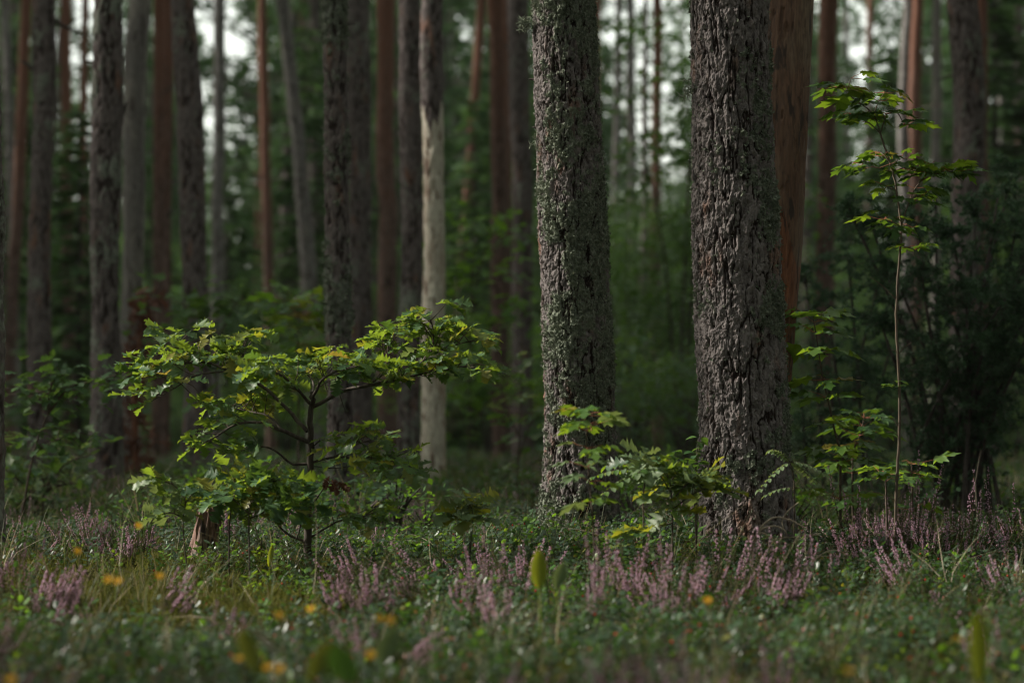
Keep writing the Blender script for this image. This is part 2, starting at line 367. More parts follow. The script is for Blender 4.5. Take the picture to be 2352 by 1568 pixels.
    F = np.stack([i + j, i + j2, i + nth + j2, i + nth + j], -1).reshape(-1, 4)
    attrs = {'h': hh.ravel(), 'lichen': L.ravel()}
    VV = V.reshape(-1, 3)
    mb.add(VV, F)
    if matfn is not None:
        fc = VV[F].mean(1); mb.m[0] = matfn(fc, np.arctan2(np.sin(np.tile(th, K - 1)), np.cos(np.tile(th, K - 1)))).astype(int)
    if cap:
        mb.add(np.array([[ax[-1], ay[-1], zs[-1] - .05]]), np.zeros((0, 3), int))
        n0 = len(VV)
        mb.f[-1] = np.stack([(K - 1) * nth + np.arange(nth), (K - 1) * nth + (np.arange(nth) + 1) % nth, np.full(nth, n0)], 1); mb.m[-1] = np.zeros(nth)
        attrs = {k: np.append(a, .3) for k, a in attrs.items()}
    me = mb.mesh(name, mats, not flat, attrs)
    ob = link(name, me, parent)
    return ob, V, L, (ax, ay, rr, zs)

# pine crowns (shared meshes): limbs with brushes of needles
def needle_brush(mb, c, d, ln, n, w, m=0):
    """n narrow triangles fanning out round direction d from point c"""
    r = rng.normal(size=(n, 3)); r /= np.linalg.norm(r, axis=1)[:, None]
    dd = d[None] * .5 + r; dd /= np.linalg.norm(dd, axis=1)[:, None]
    s = np.cross(dd, rng.normal(size=(n, 3))); s /= np.linalg.norm(s, axis=1)[:, None]
    L = ln * rng.uniform(.6, 1.1, (n, 1))
    V = np.stack([c + s * w + dd * L * .1, c - s * w + dd * L * .1, c + dd * L], 1)
    mb.add(V.reshape(-1, 3), np.arange(n * 3).reshape(-1, 3), m)
def crown_mesh(k, H=6.5, R=2.6, limbs=40, tufts=18):
    mb = MB()
    for i in range(limbs):
        t = rng.uniform(0, 1); z = t * H; a = rng.uniform(0, 6.28); L = R * (1 - .55 * t ** 1.5) * rng.uniform(.6, 1.1) * (.7 + .3 * min(1, t * 4))
        dirv = np.array([math.cos(a), math.sin(a), rng.uniform(.05, .6)])
        pts = [np.array([0, 0, z])]
        for q in range(4):
            pts.append(pts[-1] + dirv * L / 4 + rng.normal(0, .06, 3)); dirv = dirv + np.array([0, 0, .08])
        tube(mb, pts, np.linspace(.045, .008, 5), 4, 1)
        for q in range(tufts):
            u = rng.uniform(.35, 1) ** .8 * 3.99; b = int(u); p0 = pts[b] * (1 - (u - b)) + pts[b + 1] * (u - b)
            needle_brush(mb, p0 + rng.normal(0, .24, 3), np.array([0, 0, .5]), .28, 10, .036)
    return mb.mesh(f'crown_{k}', [M['needle'], M['branch']])
CROWNS = [crown_mesh(k) for k in range(4)]

def dead_branch(parent, p0, p1, r=.02, sag=.1, mat_='branch', twigs=3):
    mb = MB(); p0 = np.array(p0, float); p1 = np.array(p1, float); L = np.linalg.norm(p1 - p0)
    mid = (p0 + p1) / 2 + np.array([0, 0, sag * L]) + rng.normal(0, .04 * L, 3)
    ln = smooth_line([p0, mid, p1], 4); tube(mb, ln, np.linspace(r, r * .25, len(ln)), 6)
    for k in range(twigs):
        q = ln[rng.integers(3, len(ln) - 1)]; e = q + (p1 - p0) / L * L * .2 + rng.normal(0, .1 * L, 3); tube(mb, [q, (q + e) / 2 + rng.normal(0, .02 * L, 3), e], [r * .35, r * .25, r * .1], 4)
    return link('branch', mb.mesh('branch', M[mat_]), parent)

def P(pts, d): return [at(x, y, d) for x, y in pts]
def tree(name, label, cat, d, pts, ws, m='pine_mid', crown=None, top=17, group=None, **kw):
    """pts: picture points of the axis, ws: widths there; d: distance in metres"""
    A = P(pts, d); R = [w_ / 2 / FPX * d for w_ in ws]
    lo = A[int(np.argmin([a[2] for a in A]))]
    root = empty(name, (lo[0], lo[1], gz(lo[0], lo[1]))); tag(root, label, cat, group)
    inv = Matrix.Translation(root.location).inverted()
    if 'dz' not in kw:
        kw['dz'] = max(.01, d * .0009); kw['nth'] = int(np.clip(2 * math.pi * max(R) / (d * .0007), 24, 110)); kw['zfine'] = .8 + d * .19
    ob, V, L, axd = trunk_part('trunk', A, R, M[m] if not isinstance(m, list) else [M[q] for q in m], root, top=top, **kw)
    ob.matrix_parent_inverse = inv
    ax, ay, rr, zs = axd
    if crown is not None:
        s = crown.get('s', 1.0)
        zc = crown.get('z', top - 5.5 * s)
        i = min(len(zs) - 1, np.searchsorted(zs, zc))
        link('crown', CROWNS[crown.get('k', 0) % 4], root, (ax[i] - lo[0], ay[i] - lo[1], zc - root.location.z), (0, 0, crown.get('a', random.uniform(0, 6))), s)
    return root, V, L, axd
def branch_px(root, d, a, b, r=.02, dd=0., **kw):
    p0 = at(a[0], a[1], d); p1 = at(b[0], b[1], d + dd)
    o = dead_branch(root, p0, p1, r, **kw); o.matrix_parent_inverse = Matrix.Translation(root.location).inverted(); return o

def lichen_part(root, V, L, count, size, zmax, seed):
    """small crumpled lichen scales standing on the bark, real geometry"""
    r = np.random.default_rng(seed); Z = V[..., 2]
    w_ = (L * (Z < zmax)).ravel() + .01 * (Z.ravel() < zmax); w_ /= w_.sum()
    idx = r.choice(V.shape[0] * V.shape[1], count, p=w_); i, j = np.divmod(idx, V.shape[1])
    c = V[i, j]; cen = V.mean(1)[i]; nrm = c - cen; nrm[:, 2] *= .1; nrm /= np.linalg.norm(nrm, axis=1)[:, None]
    vs = []
    for q in range(3):
        a = nrm * .8 + r.normal(0, .7, c.shape); a /= np.linalg.norm(a, axis=1)[:, None]
        s = np.cross(a, r.normal(size=c.shape)); s /= np.linalg.norm(s, axis=1)[:, None]
        sz = size * r.uniform(.4, 1.3, (count, 1)); o = r.normal(0, size * .5, c.shape)
        b0 = c + o - nrm * .002
        vs.append(np.stack([b0 - s * sz * .5, b0 + s * sz * .5, b0 + a * sz * .7 + s * sz * .6, b0 + a * sz * .8 - s * sz * .4], 1))
    VV = np.concatenate(vs).reshape(-1, 3); mb = MB(); mb.add(VV, np.arange(len(VV)).reshape(-1, 4))
    o = link('lichen', mb.mesh('lichen', M['lichen']), root); o.matrix_parent_inverse = Matrix.Translation(root.location).inverted(); o['kind'] = 'stuff'

GP = 'pine trunks of the forest'
# the two near pines
r1, V1, L1, a1 = tree('pine_tree', 'sharp lichen-covered pine trunk left of the two big foreground trunks', 'tree', 10.4,
    [(1330, 1160), (1332, 1000), (1327, 784), (1314, 500), (1303, 250), (1293, 0)], [172, 166, 158, 152, 150, 144], 'pine', dict(s=1.1, k=0), group=GP,
    nth=270, dz=.0045, zfine=2.5, amp=.0095, flat=True, plate=(.024, .070), lich=.24, seed=3, flare=.30, lich_side=-1.2)
lichen_part(r1, V1, L1, 11000, .0085, 2.55, 5)
r2, V2, L2, a2 = tree('pine_tree', 'thickest pine trunk in front, deeply furrowed, to the right', 'tree', 9.5,
    [(1722, 1235), (1712, 1100), (1706, 900), (1700, 784), (1688, 500), (1680, 250), (1673, 0)], [208, 206, 202, 198, 190, 186, 182], 'pine', dict(s=1.2, k=1), group=GP,
    nth=290, dz=.0045, zfine=2.4, amp=.0105, flat=True, plate=(.025, .085), lich=.06, seed=8, flare=.36, lich_side=-.3)
lichen_part(r2, V2, L2, 8000, .009, 2.45, 6)
# lichen beards on knots of the left pine
for (px, py, sx_) in ((1208, 52, -1), (1238, 325, -1), (1586, 205, -1)):
    rt, dd = (r1, 10.4) if px < 1400 else (r2, 9.5)
    mb = MB(); c = at(px + 14, py, dd - .03)
    for q in range(26): needle_brush(mb, c + rng.normal(0, .018, 3) + np.array([-.02, 0, -.005]), np.array([-.5, 0, -.2]), .035, 9, .0025)
    o = link('lichen_beard', mb.mesh('lichen_beard', M['lichen']), rt); o.matrix_parent_inverse = Matrix.Translation(rt.location).inverted()
branch_px(r1, 10.4, (1240, 190), (1215, 182), .012, twigs=0); branch_px(r1, 10.4, (1240, 300), (1222, 292), .008, twigs=1)

# the bark-less leaning stem behind the thick pine
def brown_m(fc, th): return (fc[:, 2] < 1.35 + .12 * np.sin(fc[:, 0] * 40)).astype(int)
tree('dead_leaning_stem', 'leaning bark-free brown dead stem just behind the thickest pine', 'dead tree', 10.3,
    [(1742, 1180), (1764, 900), (1778, 700), (1790, 500), (1803, 250), (1812, 0)], [84, 100, 106, 106, 104, 102], ['dead_brown', 'dead_red'], None, top=4.5,
    nth=150, dz=.007, zfine=2.6, amp=.010, seed=5, kind='wood', flare=.1, matfn=brown_m, cap=True)

# middle distance
tt = tree('pine_tree', 'scaly lichen-spotted grey pine standing right behind the young oak', 'tree', 13.4,
    [(782, 1175), (778, 900), (771, 600), (770, 300), (768, 0)], [62, 58, 55, 55, 54], 'pine_mid', dict(s=.9, k=2), group=GP, lich=.30, amp=.010, plate=(.035, .06), seed=11)
lichen_part(tt[0], tt[1], tt[2], 2600, .013, 3.4, 9)
branch_px(tt[0], 13.4, (795, 58), (815, 57), .008, twigs=1); branch_px(tt[0], 13.4, (795, 345), (815, 343), .008, twigs=1); branch_px(tt[0], 13.4, (800, 408), (812, 405), .007, twigs=0)
tt = tree('pine_tree', 'grey pine with peeling pale strip, left quarter of the wood', 'tree', 17,
    [(246, 1150), (243, 900), (240, 700), (243, 520), (248, 250), (246, 0)], [82, 70, 64, 68, 70, 62], 'pine_mid', dict(s=1.0, k=3), group=GP, lich=.22, amp=.012, plate=(.05, .10), seed=13)
branch_px(tt[0], 17, (272, 268), (292, 235), .03, sag=-.1, twigs=1); branch_px(tt[0], 17, (218, 145), (188, 142), .012, twigs=1)
def pale_m(fc, th):   # bark still on above, bare wood below the ragged edge
    e = 2.93 + .10 * np.sin(th * 2.0 + 1.9) + .05 * np.sin(th * 7)
    return (fc[:, 2] < e).astype(int)
tt = tree('dead_pine', 'dead pine with bare pale wood below dark bark', 'dead tree', 18,
    [(992, 1110), (994, 900), (994, 600), (994, 250), (994, 0)], [56, 53, 51, 50, 50], ['pine_mid', 'dead_pale'], dict(s=.6, k=1), lich=.0, amp=.008, seed=17, plate=(.05, .1), matfn=pale_m, flare=.12)
tree('pine_tree', 'dark grey pine touching the bare pale dead trunk', 'tree', 19,
    [(942, 1115), (942, 900), (942, 600), (942, 250), (940, 0)], [54, 52, 50, 52, 50], 'pine_mid', dict(s=1, k=0), group=GP, lich=.12, seed=19, plate=(.045, .09))
tree('pine_tree', 'dark pine half hidden behind the scaly pine of the oak', 'tree', 22,
    [(828, 1100), (826, 700), (824, 300), (822, 0)], [56, 54, 56, 58], 'pine_mid', dict(s=1, k=1), group=GP, lich=.02, seed=23, plate=(.05, .1))
tree('pine_tree', 'dark pine bowing slightly right, above the left half of the oak', 'tree', 20,
    [(452, 1100), (450, 900), (444, 650), (438, 400), (428, 200), (421, 0)], [66, 64, 62, 62, 60, 56], 'pine_mid', dict(s=1.1, k=2), group=GP, lich=-.02, seed=29, plate=(.05, .1))
tt = tree('dead_pine', 'smooth grey dead trunk right of the peeling grey pine', 'dead tree', 21,
    [(296, 1090), (300, 800), (306, 560), (312, 250), (316, 0)], [54, 52, 50, 50, 48], ['dead_grey'], None, top=9, kind='wood', amp=.010, seed=31, cap=True)
tt = tree('pine_tree', 'straight dark pine beside the left edge', 'tree', 20,
    [(90, 1090), (88, 800), (92, 500), (98, 200), (98, 0)], [58, 54, 50, 50, 50], 'pine_mid', dict(s=1, k=3), group=GP, lich=.0, seed=37, plate=(.05, .1))
branch_px(tt[0], 20, (75, 160), (45, 140), .022, twigs=1); branch_px(tt[0], 20, (120, 48), (215, 84), .018, dd=.4, sag=.05)
tt = tree('pine_tree', 'dark textured pine at the right with a second stem behind it', 'tree', 19,
    [(2222, 1110), (2220, 700), (2222, 400), (2218, 200), (2212, 0)], [74, 70, 70, 72, 70], 'pine_mid', dict(s=1.1, k=0), group=GP, lich=.10, seed=41, plate=(.045, .09))
branch_px(tt[0], 19, (2190, 175), (2155, 190), .012)
tree('pine_tree', 'pine trunk cut off by the left edge of the view', 'tree', 9.9, [(-52, 1250), (-52, 800), (-54, 400), (-64, 0)], [122, 116, 114, 112], 'pine_mid', dict(s=1, k=1), group=GP, lich=.3, seed=43)
tt = tree('pine_tree', 'dark grey pine left of the lichen-covered foreground trunk', 'tree', 26,
    [(1202, 1080), (1200, 700), (1194, 300), (1190, 0)], [50, 48, 48, 48], 'pine_mid', dict(s=1, k=2), group=GP, lich=-.1, seed=47)
tt = tree('pine_tree', 'pine with an orange right edge, near the middle', 'tree', 27,
    [(1150, 1070), (1148, 700), (1143, 300), (1140, 0)], [40, 38, 36, 34], 'pine_red', dict(s=1, k=3), group=GP, lich=-.2, seed=53)
branch_px(tt[0], 27, (1135, 90), (1175, 120), .02)
tree('pine_tree', 'orange-barked slim pine leaning behind the middle dark pine', 'tree', 33, [(1172, 1070), (1165, 600), (1158, 0)], [24, 22, 22], 'pine_red', dict(s=.8, k=0), group=GP, lich=-.3, seed=54)
tree('pine_tree', 'red-brown pine right of the leaning bare stem', 'tree', 27,
    [(1890, 1060), (1893, 700), (1898, 300), (1903, 0)], [44, 42, 42, 44], 'pine_red', dict(s=1, k=1), group=GP, lich=-.2, seed=59)
far = [  # label, d, points, widths, material, crown
 ('reddish pine leaning right at the left edge', 38, [(18, 1070), (26, 800), (44, 400), (62, 0)], [30, 28, 28, 26], 'pine_red'),
 ('thin grey trunk in the top left corner', 44, [(38, 1060), (30, 500), (10, 0)], [24, 22, 20], 'grey_thin'),
 ('orange slim pine between the two left dark trunks', 38, [(160, 1065), (158, 700), (152, 300), (150, 0)], [28, 27, 25, 24], 'pine_red'),
 ('thin orange pine close left of the peeling pine', 46, [(178, 1060), (186, 500), (196, 0)], [20, 19, 17], 'pine_red'),
 ('brown pine, left one of a close pair', 30, [(358, 1070), (362, 600), (364, 0)], [26, 25, 24], 'pine_red'),
 ('brown pine, right one of a close pair', 31, [(376, 1070), (382, 600), (386, 0)], [26, 25, 24], 'pine_red'),
 ('slim grey pine over the middle of the oak leaves', 40, [(492, 1060), (498, 700), (504, 300), (506, 0)], [30, 29, 28, 26], 'grey_thin'),
 ('slim red-brown pine with knots, left of the leaning one', 42, [(622, 1060), (618, 600), (606, 200), (602, 0)], [26, 25, 22, 20], 'pine_red'),
 ('faint thin red pine beside the knotted one', 60, [(586, 1060), (592, 600), (598, 0)], [14, 13, 12], 'pine_red'),
 ('slim grey pine leaning left as it rises', 32, [(728, 1060), (716, 700), (690, 400), (664, 150), (648, 0)], [38, 36, 34, 32, 30], 'grey_thin'),
 ('thin rust pine behind the leaning grey one', 55, [(708, 1060), (700, 500), (694, 0)], [14, 13, 12], 'pine_red'),
 ('red-grey pine between dark trunks left of the dead pine', 31, [(892, 1065), (890, 600), (888, 0)], [44, 42, 42], 'pine_red'),
 ('thin leaning red pine right of the dead pine', 42, [(1040, 1060), (1062, 600), (1092, 200), (1106, 0)], [24, 22, 21, 20], 'pine_red'),
 ('red trunk peeping out right of the lichen-covered pine', 40, [(1352, 1060), (1362, 400), (1370, 0)], [26, 24, 22], 'pine_red'),
 ('thin grey stem, left of a pair between the big pines', 45, [(1408, 1055), (1414, 500), (1420, 0)], [19, 17, 15], 'grey_thin'),
 ('thin pale grey stem, right of a pair between the big pines', 42, [(1446, 1055), (1454, 500), (1448, 0)], [22, 20, 18], 'grey_thin'),
 ('slim straight red pine between the two big pines', 38, [(1510, 1065), (1506, 600), (1509, 0)], [30, 25, 20], 'pine_red'),
 ('dark thin stem low between the two big pines', 36, [(1470, 1060), (1478, 700), (1484, 0)], [22, 18, 10], 'pine_mid'),
 ('thin dark stem above the tall maple leaves', 50, [(1992, 1060), (1996, 500), (1998, 0)], [18, 16, 15], 'pine_mid'),
 ('pale pinkish stem of a leaning pair behind the maple', 34, [(2090, 1065), (2084, 600), (2074, 250), (2086, 0)], [32, 30, 28, 26], 'grey_thin'),
 ('brown stem of a leaning pair behind the maple', 33, [(2110, 1065), (2106, 600), (2100, 250), (2108, 0)], [30, 28, 28, 26], 'pine_red'),
 ('thin pale dead stem left of the dark textured pine', 36, [(2140, 1060), (2148, 600), (2152, 0)], [24, 22, 20], 'dead_grey'),
 ('brown stem just right of the dark textured pine', 30, [(2262, 1070), (2258, 500), (2254, 0)], [28, 26, 25], 'pine_red'),
 ('dim thin stem at the far right', 50, [(2300, 1060), (2303, 500), (2298, 0)], [16, 15, 14], 'grey_thin'),
 ('dim grey stem at the right edge', 42, [(2346, 1060), (2343, 500), (2340, 0)], [22, 20, 18], 'pine_mid'),
 ('dim thin stem near the top, right of the red-brown pine', 58, [(1948, 1055), (1944, 0)], [14, 12], 'grey_thin'),
]
for k, (lb, d, pts, ws, m_) in enumerate(far):
    w_ = m_ == 'dead_grey'
    tt = tree('dead_tree' if w_ else 'pine_tree', lb, 'dead tree' if w_ else 'tree', d, pts, ws, m_ if not w_ else ['dead_grey'], None if w_ else dict(s=random.uniform(.8, 1.1), k=k), group=None if w_ else GP,
        top=random.uniform(14, 18), seed=60 + k, lich=-.3 if m_ != 'grey_thin' else 0, kind='wood' if w_ else 'bark', amp=.008)
    for q in range(4):     # dry side branches low on the far pines
        i = random.uniform(.15, .8); py = 700 * i - 40; px = np.interp(py, [p[1] for p in pts][::-1], [p[0] for p in pts][::-1]); s_ = random.choice((-1, 1))
        branch_px(tt[0], d, (px, py), (px + s_ * random.uniform(12, 75), py + random.uniform(-35, 25)), .018, dd=random.uniform(-.6, .6), sag=random.uniform(-.1, .15))

# ------------------------------------------------------------------ leaves
def leaf_mesh(kind, k, m_):
    r = random.Random(k * 31 + len(kind)); mb = MB()
    if kind == 'oak':
        ys = [0, .07, .16, .22, .33, .40, .53, .60, .72, .79, .88, .96, 1.0]
        xs = [0.0, .012, .10, .03, .21, .06, .31, .085, .33, .12, .23, .10, 0]
        n = len(ys); v = []; f = []
        fold = r.uniform(.15, .5); curl = r.uniform(-.1, .45); wv = r.uniform(.02, .06)
        for s_ in (-1, 0, 1):
            for i in range(n):
                x = s_ * xs[i] * r.uniform(.85, 1.15); y = ys[i] + (r.uniform(-.015, .015) if s_ else 0) + (abs(x) * .25 if s_ and i in (4, 6, 8) else 0)
                z = abs(x) * fold - curl * y * y * .5 + (wv * math.sin(i * 1.9 + s_ + k) if s_ else 0)
                v.append((x, y, z))
        for i in range(n - 1):
            f.append((i, i + 1, n + i + 1, n + i)); f.append((n + i, n + i + 1, 2 * n + i + 1, 2 * n + i))
        mb.add(v, f)
    elif kind == 'maple':
        h = [(0, 0), (.11, -.05), (.35, -.04), (.26, .09), (.40, .17), (.57, .33), (.42, .37), (.53, .60), (.35, .53), (.28, .56), (.16, .47), (.19, .70), (.27, .82), (.13, .82), (0, 1.06)]
        out_ = h + [(-x, y) for x, y in h[-2:0:-1]]; cz = r.uniform(.1, .5)
        v = [(0, .30, .0)]
        for i, (x, y) in enumerate(out_):
            x *= r.uniform(.92, 1.08); y *= r.uniform(.95, 1.05); rr_ = math.hypot(x, y - .3)
            v.append((x, y, -cz * rr_ ** 2 + (.07 if i in (10, 18, 3, 25, 8, 20) else -.02) * 1.0 + r.uniform(-.02, .02)))
        n = len(out_); mb.add(v, [(0, 1 + i, 1 + (i + 1) % n) for i in range(n)])
    elif kind == 'oval':
        ys = [0, .15, .35, .6, .82, 1]; xs = [0, .18, .30, .32, .2, 0]; v = []; f = []; n = 6
        for s_ in (-1, 0, 1):
            for i in range(n): v.append((s_ * xs[i], ys[i], abs(s_) * .12 * xs[i] * 3 - .25 * ys[i] ** 2))
        for i in range(n - 1): f += [(i, i + 1, n + i + 1, n + i), (n + i, n + i + 1, 2 * n + i + 1, 2 * n + i)]
        mb.add(v, f)
    return mb.mesh(f'{kind}_leaf', m_, True)
LEAF = {}
def leafset(kind, m_):
    if (kind, m_) not in LEAF: LEAF[(kind, m_)] = [leaf_mesh(kind, k, M[m_]) for k in range(6)]
    return LEAF[(kind, m_)]
LEAF_ARR = {}
class Plant:
    def __init__(s, name, label, cat, base, stem_mat='stem_dark', group=None):
        s.root = empty(name, base); tag(s.root, label, cat, group); s.base = np.array(base, float); s.sm = stem_mat; s.leaves = []
        s.petiole = 'petiole'; s.r = random.Random(hash(label) % 9999 if False else sum(map(ord, label)))
    def branch(s, pts, r0, r1, name='branch', n=6, tw=None):
        ln = smooth_line(pts, 4) - s.base; mb = MB()
        jit = rng.normal(0, .15 * r0, ln.shape); jit[0] = 0
        tube(mb, ln + jit, np.linspace(r0, r1, len(ln)), n)
        for (a, b, r_) in (tw or []):
            a = np.array(a) - s.base; b = np.array(b) - s.base; mid = (a + b) / 2 + rng.normal(0, .006, 3)
            tube(mb, [a, mid, b], [r_, r_ * .8, r_ * .5], 4, 1)
        link(name, mb.mesh(name, [M[s.sm], M[s.petiole]], True), s.root)
    def leaf(s, p, head, pitch, roll, size): s.leaves.append((np.array(p, float) - s.base, head, pitch, roll, size))
    def finish(s, kind, m_, limit=300, name='leaf'):
        L = s.leaves
        L.sort(key=lambda q: -q[4])
        mats_ = m_ if isinstance(m_, list) else [m_]
        for q, (p, hd, pi_, ro, sz) in enumerate(L[:limit]):
            me = leafset(kind, mats_[s.r.randrange(len(mats_))])[s.r.randrange(6)]
            link(name, me, s.root, p, (pi_, ro, hd), sz)
        rest = L[limit:]
        if rest:
            mb = MB()
            for (p, hd, pi_, ro, sz) in rest:
                me = leafset(kind, mats_[0])[s.r.randrange(6)]
                key = me.name
                if key not in LEAF_ARR:
                    co = np.empty(len(me.vertices) * 3); me.vertices.foreach_get('co', co)
                    LEAF_ARR[key] = (co.reshape(-1, 3), [tuple(f.vertices) for f in me.polygons])
                co, fs = LEAF_ARR[key]; R_ = np.array(Euler((pi_, ro, hd)).to_matrix())
                mb.add(co @ R_.T * sz + p, np.array(fs))
            o = link('foliage', mb.mesh('foliage', M[mats_[0]], True), s.root); o['kind'] = 'stuff'
def head_of(dx, dy): return math.atan2(-dx, dy)     # leaf blades point along +Y
def PD(pts, d0):
    """picture points with a depth offset -> world"""
    return [at(p[0], p[1], d0 + (p[2] if len(p) > 2 else 0)) for p in pts]
def oak_cluster(pl, p, dirv, n, size, spread=1.9, up=0.0, r=None):
    r = r or pl.r; h0 = head_of(dirv[0], dirv[1])
    for k in range(n):
        h = h0 + (k / max(1, n - 1) - .5) * spread * 1.6 + r.uniform(-.35, .35)
        pl.leaf(np.array(p) + np.array([r.uniform(-1, 1), r.uniform(-1, 1), r.uniform(-.6, .6)]) * size * .12, h, r.gauss(-.12 + up, .38), r.gauss(0, .45), size * r.uniform(.5, 1.15))
def oak_branch(pl, pts, r0, r1, t0=.3, nc=8, size=.092, tw=.10, per=(3, 5), name='branch', flat=1.0):
    """branch with side twigs ending in leaf rosettes"""
    r = pl.r; W = smooth_line(pts, 6); tws = []; n = len(W)
    for k in range(nc):
        t = t0 + (1 - t0) * (k + r.random()) / nc; i = min(n - 2, int(t * (n - 1))); p = W[i]
        d = W[i + 1] - W[i]; d = d / (np.linalg.norm(d) + 1e-9)
        if k == nc - 1: p = W[-1]; e = p + d * .02
        else:
            q = np.array([r.gauss(0, 1), r.gauss(0, 1), abs(r.gauss(0.25, .5)) * flat]); q /= np.linalg.norm(q)
            q = q * .9 + d * .6; e = p + q / np.linalg.norm(q) * tw * r.uniform(.5, 1.25)
            tws.append((p, e, .0022))
        v = e - p; oak_cluster(pl, e, v if abs(v[0]) + abs(v[1]) > 1e-4 else d, r.randint(*per), size)
    pl.branch(pts, r0, r1, tw=tws, name=name)

# ---- the young oak
D0 = 9.1
b0 = at(712, 1290, D0); b0[2] = gz(b0[0], b0[1]) - .01
oak = Plant('young_oak', 'bushy young oak with dark twisted stem and sunlit lobed leaves', 'sapling', b0); oak.petiole = 'twig'
tr = [tuple(b0)] + [tuple(at(x, y, D0)) for x, y in ((706, 1200), (712, 1120), (714, 1040), (712, 985), (717, 925), (716, 900))]
oak.branch(tr, .0165, .009, name='stem', n=10)
for a in [
  dict(pts=[(716, 935), (790, 898), (850, 884, -.05), (920, 868, -.08), (985, 815, -.05), (995, 765, 0), (985, 722, 0)], r0=.008, r1=.002, t0=.25, nc=17),
  dict(pts=[(920, 868, -.08), (1000, 852, -.1), (1060, 842, -.12), (1098, 850, -.1)], r0=.004, r1=.0015, t0=.15, nc=10),
  dict(pts=[(985, 815, -.05), (1040, 795, 0), (1095, 778, .05)], r0=.003, r1=.0015, t0=.25, nc=7),
  dict(pts=[(850, 884, -.05), (885, 850, 0), (890, 800, .05), (905, 770, .1)], r0=.004, r1=.0015, t0=.3, nc=9),
  dict(pts=[(706, 990), (660, 940, .05), (600, 885, .05), (530, 852, 0), (470, 832, 0), (400, 836, 0), (325, 850, 0)], r0=.009, r1=.002, t0=.35, nc=16),
  dict(pts=[(600, 885, .05), (565, 830, .1), (548, 790, .1)], r0=.004, r1=.0015, t0=.3, nc=8),
  dict(pts=[(530, 852, 0), (450, 862, -.1), (400, 892, -.12), (345, 922, -.12)], r0=.004, r1=.0015, t0=.3, nc=9),
  dict(pts=[(470, 832, 0), (430, 805, .1), (390, 795, .12)], r0=.003, r1=.0015, t0=.3, nc=6),
  dict(pts=[(708, 1015), (650, 990, -.05), (600, 970, -.1), (540, 975, -.1), (500, 1000, -.1), (455, 1025, -.1)], r0=.009, r1=.0018, t0=.45, nc=10, per=(3, 4)),
  dict(pts=[(650, 990, -.05), (615, 955, .1), (560, 942, .2), (500, 930, .2)], r0=.005, r1=.0018, t0=.35, nc=9),
  dict(pts=[(705, 1065), (668, 1064, 0), (640, 1040, 0), (600, 1025, 0), (545, 1038, .05), (510, 1042, .05)], r0=.006, r1=.0015, t0=.55, nc=5, per=(2, 4)),
  dict(pts=[(716, 1062), (780, 1048, 0), (845, 1062, -.05), (905, 1060, -.08), (945, 1072, -.1)], r0=.005, r1=.0015, t0=.2, nc=11),
  dict(pts=[(765, 1050), (815, 1022, .05), (860, 1008, .05)], r0=.003, r1=.0015, t0=.3, nc=6),
  dict(pts=[(714, 1030), (735, 1012), (755, 1010)], r0=.003, r1=.0015, t0=.3, nc=2, tw=.05, size=.06),
  dict(pts=[(716, 930), (680, 890, -.1), (640, 858, -.15), (598, 848, -.2)], r0=.007, r1=.002, t0=.2, nc=10),
  dict(pts=[(716, 915), (740, 872, -.1), (775, 852, -.15), (835, 838, -.18)], r0=.007, r1=.002, t0=.2, nc=10),
  dict(pts=[(714, 915), (720, 880, .15), (700, 855, .25), (660, 852, .3)], r0=.005, r1=.002, t0=.3, nc=7),
  dict(pts=[(708, 1245), (660, 1225, 0), (630, 1195, -.05), (600, 1170, -.1)], r0=.006, r1=.0015, t0=.5, nc=6),
  dict(pts=[(706, 1200), (660, 1170, -.1), (650, 1150, -.1)], r0=.004, r1=.0015, t0=.5, nc=4),
  dict(pts=[(712, 1235), (760, 1205, -.05), (800, 1190, -.08), (838, 1196, -.1)], r0=.004, r1=.0015, t0=.4, nc=6, size=.075),
]:
    a['pts'] = PD(a['pts'], D0); a['nc'] = int(a['nc'] * 1.4); a.setdefault('per', (4, 6)); oak_branch(oak, **a)
# a few bare twigs
oak.branch(PD([(752, 900), (735, 850), (728, 832), (735, 808)], D0 - .1), .0025, .001, name='twig')
oak.branch(PD([(716, 1070), (770, 1075), (812, 1068)], D0), .002, .001, name='twig')
oak.branch(PD([(780, 905), (790, 935), (805, 965)], D0), .002, .001, name='twig')
oak.branch(PD([(708, 1200), (700, 1180, -.02), (688, 1215, -.02), (680, 1240, 0)], D0), .004, .003, name='twig')
oak.finish('oak', ['oak_leaf', 'oak_pale', 'oak_yellow', 'oak_leaf', 'oak_dark', 'oak_leaf'])
# withered brown leaves still hanging on the young oak
oak.leaves = []
oak.branch(PD([(714, 1165), (745, 1120, -.02), (765, 1100, -.02)], D0), .003, .0015, name='twig')
for k in range(7): oak.leaf(at(765 + random.uniform(-22, 22), 1098 + random.uniform(-8, 8), D0 - .03), random.uniform(-3, 3), -1.2 + random.uniform(-.3, .3), random.uniform(-1, 1), .055)
oak.finish('oak', 'brown_leaf', name='withered_leaf')

